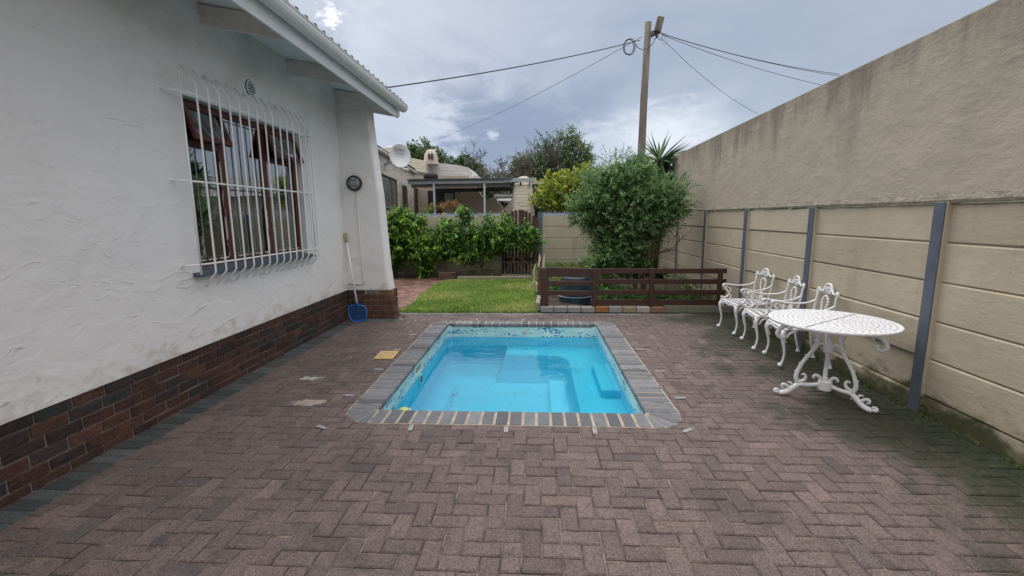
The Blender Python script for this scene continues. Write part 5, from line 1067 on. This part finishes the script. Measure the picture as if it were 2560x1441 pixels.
# braai chimney (tapered bagged stack)
bc = empty('barbecue_chimney', at(1311, 560, 16.35), label='tapered cream bagged brick barbecue chimney at the right end of the patio roof', cat='chimney'); BO = bc.location.copy()
o = lump([(1281, 1336, 620), (1281, 1336, 535), (1281, 1335, 510), (1281, 1333, 490), (1282, 1332, 480), (1285, 1330, 463), (1289, 1327, 453), (1290, 1325, 448), (1298, 1321, 444), (1304, 1315, 442)], 16.35, .8, 'stack', m_bag, bc); o.location = -BO
for (x0, x1) in ((1300, 1303), (1323, 1325.5)):
    a, b_ = at(x0, 455, 16.1), at(x1, 464, 16.1); q = MB(); q.box((a.x, 16.03, b_.z), (b_.x, 16.2, a.z)); o = q.build('smoke_slot', M_dark, bc); o.location = -BO
# dish
sdp = wpx(962, 412); dish = empty('satellite_dish', sdp, label='grey satellite dish on a bracket on the neighbouring house', cat='satellite dish')
cen = at(999, 393, sdp.y-.55); nf = (Vector((0, 0, 1.9))-cen); nf = Vector((.42, -1, .22)).normalized(); qd = nf.to_track_quat('Z', 'Y').to_matrix()
k_ = cen.y/FPX; rr_ = 27*k_
q = MB(); prof = [(0, -.10*rr_*0)]; prof = [(rr_*t_, .12*t_*t_) for t_ in (0, .25, .5, .75, .95, 1.0)]+[(rr_*1.02, .11), (rr_*.98, .09), (rr_*.5, .0), (0, -.03)]
vs_M = qd @ Matrix.Diagonal((.80/.80, 1.0, 1)); q.lathe(prof, cen-sdp, 36, M=qd @ Matrix(((.92, 0, 0), (0, 1.08, 0), (0, 0, 1)))); q.build('reflector', M1('dish_paint', (.50, .53, .56), .5, .06, 4), dish, smooth=True)
q = MB(); tp = sdp-sdp; q.tube([tp, (cen-sdp)-nf*.05], .03, 6); q.box((-.06, -.14, -.14), (.02, .06, .14)); q.build('bracket', M_metal, dish)
q = MB(); dn = qd @ Vector((0, -1, 0)); low = cen-sdp+dn*rr_*.95; lnb = cen-sdp+nf*.25+dn*rr_*1.38+Vector((.12, 0, 0)); q.tube([low, lnb], .018, 6); q.tube([lnb-Vector((.06, .02, 0)), lnb+Vector((.10, -.02, -.03))], .045, 8); q.build('feed_arm', M1('feed', (.40, .37, .33), .6, .1), dish)
def text_mesh(s_, size, ctr, Mr, parent, m_, name='lettering'):
    cu_ = bpy.data.curves.new(name, 'FONT'); cu_.body = s_; cu_.size = size; cu_.align_x = 'CENTER'; cu_.extrude = .002; to = bpy.data.objects.new('tmp', cu_); COL.objects.link(to)
    dg = bpy.context.evaluated_depsgraph_get(); me = bpy.data.meshes.new_from_object(to.evaluated_get(dg)); bpy.data.objects.remove(to)
    me.transform(Matrix.Translation(ctr) @ Mr.to_4x4()); me.materials.clear(); me.materials.append(m_); o = bpy.data.objects.new(name, me); COL.objects.link(o); o.parent = parent; return o
M_ink = M1('ink', (.03, .035, .05), .6, 0)
text_mesh('DStv', .30*rr_/.6*.9, (cen-sdp)+nf*.10+(qd @ Vector((0, .42*rr_, 0))), qd, dish, M_ink)
text_mesh('so much more', .085*rr_/.6*1.0, (cen-sdp)+nf*.06+(qd @ Vector((0, .20*rr_, 0))), qd, dish, M_ink)
# low roof and wall seen through the curved wall gap
fr2 = empty('far_outbuilding', at(1260, 500, 26), label='low white outbuilding roof seen through the dip in the curved garden wall', cat='outbuilding'); FO = fr2.location.copy()
q = MB(); a, b_ = at(1225, 497, 26), at(1300, 502, 26); q.box((a.x, 26, b_.z), (b_.x, 26.2, a.z)); o = q.build('fascia', M_white, fr2); o.location = -FO
q = MB(); a, b_ = at(1230, 504, 26.3), at(1300, 509, 26.3); q.box((a.x, 26.3, b_.z), (b_.x, 26.4, a.z+.05)); o = q.build('wall', M_white, fr2); o.location = -FO
q = MB(); a, b_ = at(1232, 508, 26.2), at(1300, 540, 26.2); q.box((a.x, 26.21, 0), (b_.x, 26.29, a.z)); o = q.build('opening', M_dark, fr2); o.location = -FO
q = MB(); a, b_ = at(1235, 494, 26.1), at(1300, 494, 26.1)
for i in range(12): x_ = a.x+(b_.x-a.x)*i/11; q.tube([(x_, 26, a.z+.02), (x_, 28, a.z+.3)], .06, 6)
o = q.build('roof', M1('grey_tiles', (.20, .21, .22), .8, .2), fr2); o.location = -FO
# house whose roof and wall the window reflects, past the far end of the tall side wall
rh = empty('cream_bungalow', (9, 20, 0), label='cream bungalow with grey roof beyond the wall, seen mirrored in the window', cat='house')
q = MB(); q.box((-4.4, 0, 0), (14, 6, 2.75)); q.build('wall', m_bag, rh); q = MB(); q.prism([(-4.8, -.5, 2.75), (-4.8, 3, 3.75), (-4.8, 6.5, 2.75)], (19.2, 0, 0)); q.build('roof', M1('grey_roof', (.22, .22, .21), .8, .2), rh); q = MB(); q.box((-4.7, -.6, 2.62), (14.4, -.48, 2.80)); q.build('fascia', M_white, rh)
q = MB(); q.box((1, -.02, .9), (2.4, .0, 2.1)); w_ = q.build('window', M1('far_glass', (.03, .04, .06), .2, .1), rh); q = MB(); q.box((1.65, -.05, .9), (1.75, -.021, 2.1)); q.box((1, -.05, 1.7), (1.64, -.021, 1.76)); q.box((1.76, -.05, 1.7), (2.4, -.021, 1.76)); q.build('frame', M_white, w_)

# ------------------------------------------------------------------ cast iron furniture
def spiral(c_, r0_, turns, a0, n_=14, k=.75, plane='xz', sgn=1):
    pts = []
    for i in range(n_+1):
        t_ = i/n_; a = a0+sgn*turns*2*math.pi*t_; r_ = r0_*(1-k*t_); pts.append((c_[0]+r_*math.cos(a), c_[1]+r_*math.sin(a)))
    return pts
def chair_parts():
    ch_ = empty('garden_chair', (0, 0, 0))
    # local: +x is the front, y sideways, origin on the ground under seat centre
    SW_F, SW_B, SD, SH = .235, .19, .215, .42
    # seat: rim and pierced pattern
    q = MS(); rim = [(SD, -SW_F+.03), (SD, SW_F-.03), (SD-.03, SW_F), (-SD+.02, SW_B), (-SD, SW_B-.02), (-SD, -SW_B+.02), (-SD+.02, -SW_B), (SD-.03, -SW_F)]
    q.tube([(x, y, SH) for x, y in rim+rim[:1]], .014, 6, flat=(1, .8)); 
    for ry_ in (-.135, -.045, .045, .135):
        for rx_ in (-.13, -.03, .07, .155):
            if abs(ry_) > .2: continue
            q.tube([(rx_+.043*math.cos(t_*.628), ry_+.043*math.sin(t_*.628), SH+.001) for t_ in range(11)], .008, 5, cap=False, flat=(1, .5))
    for yy in (-.18, -.09, 0, .09, .18): q.tube([(-SD+.01, yy*.85, SH), (SD-.01, yy, SH)], .0075, 5, flat=(1, .5))
    for xx in (-.08, .02, .12): q.tube([(xx, -.2, SH-.001), (xx, .2, SH-.001)], .0075, 5, flat=(1, .5))
    q.build('seat', M_furn, ch_, smooth=True)
    # front apron
    q = MS(); q.tube([(SD, -SW_F+.02, SH-.03), (SD+.006, -.10, SH-.022), (SD+.008, 0, SH-.035), (SD+.006, .10, SH-.022), (SD, SW_F-.02, SH-.03)], .012, 6, flat=(.6, 1.5)); q.build('apron', M_furn, ch_, smooth=True)
    for s_ in (-1, 1):
        q = MS(); y = s_*(SW_F-.015)
        q.tube([(SD-.01, y, SH-.005), (SD+.018, y*1.02, SH-.06), (SD+.012, y*1.02, SH-.13), (SD-.008, y*1.01, SH-.22), (SD-.012, y*1.01, .13), (SD+.002, y*1.02, .06), (SD+.022, y*1.03, .03)], [.022, .024, .018, .014, .012, .012, .014], 8)
        q.lathe([(0, -.026), (.014, -.022), (.024, -.006), (.025, .006), (.016, .02), (0, .026)], (SD+.022, y*1.03, .027), 10)
        for ax in (0, 1):  # knee brackets
            if ax: q.tube([(SD-.02, y*1.0, SH-.10), (SD-.05, y*1.0, SH-.045), (SD-.12, y*.99, SH-.018)], [.010, .013, .006], 6)
            else: q.tube([(SD+.006, y*1.0, SH-.10), (SD+.006, y*.85, SH-.045), (SD+.006, y*.5, SH-.022)], [.010, .013, .006], 6)
        q.build('leg', M_furn, ch_, smooth=True)
        q = MS(); yb_ = s_*(SW_B-.01); q.tube([(-SD+.01, yb_, SH), (-SD-.01, yb_*1.02, SH-.2), (-SD-.05, yb_*1.05, .05), (-SD-.055, yb_*1.05, .012)], [.018, .014, .012, .02], 8); q.lathe([(.0, 0), (.024, 0), (.024, .01), (.01, .02), (0, .02)], (-SD-.055, yb_*1.05, 0), 10); q.build('leg', M_furn, ch_, smooth=True)
    lean = lambda z: -SD+.0-.13*(z-SH)
    # back: stiles, crest, pierced splat
    q = MS()
    for s_ in (-1, 1):
        q.tube([(lean(z), s_*w, z) for w, z in [(SW_B-.01, SH-.01), (SW_B, SH+.10), (SW_B+.012, SH+.22), (SW_B+.008, SH+.32), (SW_B+.018, SH+.375), (SW_B+.004, SH+.40), (SW_B-.018, SH+.392)]], [.014, .013, .012, .013, .016, .013, .008], 7)
        for z in (SH+.12, SH+.25): q.lathe([(0, -.014), (.018, 0), (0, .014)], (lean(z), s_*(SW_B+.006), z), 8)
        q.tube([(lean(z), s_*w, z) for w, z in [(SW_B+.0, SH+.385), (SW_B-.045, SH+.372), (SW_B-.085, SH+.385), (SW_B-.12, SH+.425), (.045, SH+.455), (0, SH+.462)]], [.011, .011, .012, .012, .013, .014], 7)
    q.build('back_frame', M_furn, ch_, smooth=True)
    q = MS(); rnd = random.Random(5)
    for i in range(26):   # flower crest
        y = rnd.uniform(-.075, .075); z = SH+.365+rnd.uniform(0, .085)*(1-abs(y)/.12); q.lathe([(0, -.011), (.015, -.002), (.014, .006), (0, .012)], (lean(z)+rnd.uniform(-.004, .012), y, z), 7)
    cz = SH+.245
    for i in range(18):   # wreath
        a = 2*math.pi*i/18; y = .058*math.cos(a)*(1+.12*math.sin(3*a)); z = cz+.088*math.sin(a); q.lathe([(0, -.012), (.017, -.003), (.016, .006), (0, .013)], (lean(z), y, z), 7)
    q.tube([(lean(z), y, z) for y, z in [(.058*math.cos(t_*.393), cz+.088*math.sin(t_*.393)) for t_ in range(17)]], .011, 6, cap=False)
    for s_ in (-1, 1):
        q.tube([(lean(z), s_*y, z) for y, z in [(.018, SH+.16), (.03, SH+.10), (.05, SH+.05), (.075, SH+.02), (.05, SH+.005)]], .010, 6); q.tube([(lean(z), s_*y, z) for y, z in [(.005, SH+.16), (.012, SH+.08), (.0, SH+.01)]], .011, 6)
    q.build('splat', M_furn, ch_, smooth=True)
    for s_ in (-1, 1):
        q = MS(); y = s_*(SW_B+.012); ya_ = s_*(SW_F+.02)
        q.tube([(lean(SH+.24), y, SH+.255), (-.16, y*1.06, SH+.215), (-.02, ya_*.98, SH+.20), (.10, ya_, SH+.215), (.165, ya_, SH+.222), (.195, ya_, SH+.205), (.185, ya_, SH+.182), (.165, ya_, SH+.19)], [.012, .012, .013, .014, .015, .013, .010, .007], 7, flat=(1.15, .85)); q.build('armrest', M_furn, ch_, smooth=True)
        q = MS(); ys_ = s_*(SW_F+.008)
        q.tube([(.13, ya_, SH+.20), (.155, ya_, SH+.16), (.125, ys_, SH+.12), (.105, ys_, SH+.08), (.13, ys_, SH+.04), (.18, ys_, SH+.022), (.215, ys_, SH+.035), (.205, ys_, SH+.05)], [.010, .012, .012, .011, .012, .012, .011, .007], 7)
        q.tube([(.11, ys_, SH+.17), (.085, ys_, SH+.15), (.08, ys_, SH+.12), (.105, ys_, SH+.11)], [.008, .010, .009, .006], 6); q.tube([(.10, ys_, SH+.08), (.07, ys_, SH+.05), (.09, ys_, SH+.01)], [.009, .012, .009], 6)
        q.build('arm_support', M_furn, ch_, smooth=True)
    return ch_
c0 = chair_parts()
spots = [(2.925, 6.41, 180+4, 'white ornate cast iron armchair nearest the timber fence, farthest of the three'), (2.905, 5.66, 180-7, 'white ornate cast iron armchair in the middle of the three along the wall'), (2.89, 5.03, 180-7, 'white ornate cast iron armchair tucked behind the round table')]
for i, (x, y, a, lb) in enumerate(spots):
    o = c0 if i == 0 else copy_tree(c0); o.location = (x, y, .002); o.rotation_euler = (0, 0, R(a)); tag(o, lb, 'garden chair', 'white garden chairs along the beige wall')
# round table
TBX, TBY, TZ, TR = 2.56, 3.97, .72, .48
tbl = empty('garden_table', (TBX, TBY, .002), R(0), label='round white pierced cast iron table near the beige wall', cat='garden table')
q = MB(); th = .010; ringsN = 11; rIn = .035
def cell(r0_, r1_, a0, a1, hole=.34):
    P_ = lambda r_, a: (r_*math.cos(a), r_*math.sin(a)); o_ = [P_(r0_, a0), P_(r0_, a1), P_(r1_, a1), P_(r1_, a0)]; rc, ac = (r0_+r1_)/2, (a0+a1)/2; hr, ha = (r1_-r0_)*hole*.8, (a1-a0)*hole
    i_ = [P_(rc-hr, ac-ha*.3), P_(rc-hr*.2, ac+ha), P_(rc+hr, ac+ha*.3), P_(rc+hr*.2, ac-ha)]
    for z, fl2 in ((TZ, 0), (TZ-th, 1)):
        b0 = len(q.V); q.V += [(x, y, z) for x, y in o_]+[(x, y, z-(.002 if z == TZ else 0)) for x, y in i_]
        for k in range(4):
            f_ = (b0+k, b0+(k+1) % 4, b0+4+(k+1) % 4, b0+4+k); q.F.append(f_ if fl2 == 0 else f_[::-1]); q.C.append((1, 1, 1))
    for k in range(4): q.F.append((b0-8+4+k, b0-8+4+(k+1) % 4, b0+4+(k+1) % 4, b0+4+k)); q.C.append((1, 1, 1))
for i in range(ringsN):
    r0_ = rIn+(TR-.02-rIn)*i/ringsN; r1_ = rIn+(TR-.02-rIn)*(i+1)/ringsN; m_ = max(8, int(round((r0_+r1_)/2*2*math.pi/.052)))
    for k in range(m_): cell(r0_, r1_, 2*math.pi*k/m_+i*.3, 2*math.pi*(k+1)/m_+i*.3)
npts = 96; b0 = len(q.V)
for (rr2, z) in ((TR-.021, TZ), (TR-.002, TZ+.001), (TR, TZ-.008), (TR-.006, TZ-.02), (TR-.021, TZ-th)):
    for k in range(npts): a = 2*math.pi*k/npts; s_ = 1+(.006*math.cos(a*48) if rr2 > TR-.02 else 0); q.V.append((rr2*s_*math.cos(a), rr2*s_*math.sin(a), z))
for i in range(4):
    for k in range(npts): q.F.append((b0+i*npts+k, b0+i*npts+(k+1) % npts, b0+(i+1)*npts+(k+1) % npts, b0+(i+1)*npts+k)); q.C.append((1, 1, 1))
q.lathe([(0, TZ), (rIn+.002, TZ), (rIn+.002, TZ-th), (0, TZ-th)], n=16)
q.build('table_top', M_furn, tbl)
q = MS(); q.box((-TR+.03, -.0025, TZ+.0005), (TR-.03, .0025, TZ+.002), M=Matrix.Rotation(R(35), 4, 'Z')); q.build('centre_seam', M1('seam', (.12, .12, .12), .8, .1), tbl)
for a in (163, -52, 58):
    ca, sa = math.cos(R(a)), math.sin(R(a)); up_ = Vector((-sa, ca, 0))
    def TT(pts): return [(r_*ca, r_*sa, z) for r_, z in pts]
    q = MS(); F_ = dict(flat=(1.0, 1.0))
    q.tube(TT([(.355, .022), (.335, .020), (.29, .035), (.245, .075), (.20, .115), (.13, .118), (.06, .13), (.03, .15)]), [.016, .024, .024, .024, .022, .018, .018, .018], 8)
    q.tube(TT([(.36, .024), (.385, .03), (.375, .05), (.35, .045)]), [.018, .016, .012, .008], 7)
    q.tube(TT([(.265, .06), (.295, .095), (.325, .10), (.33, .075), (.31, .066)]), [.014, .014, .013, .010, .007], 7)
    q.tube(TT([(.20, .115), (.225, .17), (.222, .22), (.195, .30), (.155, .375), (.115, .44), (.092, .50), (.088, .57), (.11, .63), (.16, .672), (.22, .685), (.29, .675)]), [.018, .019, .018, .016, .016, .018, .020, .019, .018, .017, .015, .012], 8)
    q.tube(TT([(.095, .56), (.115, .625), (.17, .668), (.25, .672), (.33, .652), (.385, .612), (.402, .57), (.385, .54), (.352, .535), (.334, .557), (.35, .575)]), [.014, .018, .020, .020, .020, .019, .017, .015, .013, .011, .007], 8)
    q.tube(TT([(.25, .655), (.30, .63), (.315, .60)]), [.010, .011, .005], 6)
    q.tube(TT([(.205, .14), (.165, .155), (.15, .19), (.165, .215), (.185, .205)]), [.014, .014, .012, .010, .007], 7)
    q.tube(TT([(.03, .15), (.045, .20), (.075, .215), (.095, .20), (.085, .185)]), [.016, .015, .014, .011, .008], 7)
    q.tube(TT([(.03, .48), (.05, .505), (.075, .50), (.092, .47)]), [.010, .012, .012, .010], 6); q.tube(TT([(.03, .66), (.05, .675), (.08, .66), (.092, .62)]), [.010, .012, .012, .010], 6)
    for r_, z in ((.235, .235), (.205, .315), (.165, .39), (.122, .47), (.112, .53)): q.lathe([(0, -.012), (.012, 0), (0, .012)], (r_*ca, r_*sa, z), 6)
    q.tube(TT([(.245, .09), (.26, .12), (.29, .125)]), [.008, .010, .003], 5); q.tube(TT([(.19, .12), (.21, .085), (.20, .06)]), [.010, .010, .003], 5)
    q.build('leg', M_furn, tbl, smooth=True)
q = MS(); q.lathe([(0, .09), (.052, .09), (.055, .10), (.055, .165), (.045, .172), (.022, .175), (.022, .20), (.012, .21), (.010, .27), (.016, .28), (.009, .30), (.009, .42)], n=16); q.lathe([(.009, .42), (.04, .435), (.042, .50), (.02, .51), (.018, .54), (.010, .55), (.010, .64), (.05, .645), (.05, .70), (.0, .705)], n=16); q.build('centre_column', M_furn, tbl, smooth=False)

# ------------------------------------------------------------------ litter on the paving
nl_ = 240; X_ = rng.uniform(-2.7, 3.1, nl_); Y_ = rng.uniform(.6, 7.3, nl_); Y_[:90] = rng.uniform(6.8, 7.4, 90); X_[:90] = rng.uniform(-2.6, 2.2, 90)
ok = ~((X_ > PX0-.05) & (X_ < PX1+.05) & (Y_ > PY0-.05) & (Y_ < PY1+.05)); X_, Y_ = X_[ok], Y_[ok]; m_ = len(X_); V = np.zeros((m_, 4, 3)); a = rng.uniform(0, 6.28, m_); s_ = rng.uniform(.0018, .0045, m_)*rng.choice([1, 1, 1, 2.0], m_)*np.clip(Y_/3.5, .6, 1.6)
for k, (u, v_) in enumerate([(-1, -.4), (1, -.4), (.8, .4), (-.8, .4)]): V[:, k] = np.c_[X_+s_*(u*np.cos(a)-v_*np.sin(a)), Y_+s_*(u*np.sin(a)+v_*np.cos(a)), .008+rng.uniform(0, .003, m_)]
build_np('leaf_litter', V.reshape(-1, 3), np.arange(m_*4).reshape(-1, 4), rng.uniform(.5, 1.1, (m_, 1))*np.array([[.62, .57, .5]]), M1('litter', (1, 1, 1), .9, .1, 30, use_col=True), kind='stuff', label='tiny pale chips and dry leaf bits scattered on the paving', cat='litter')
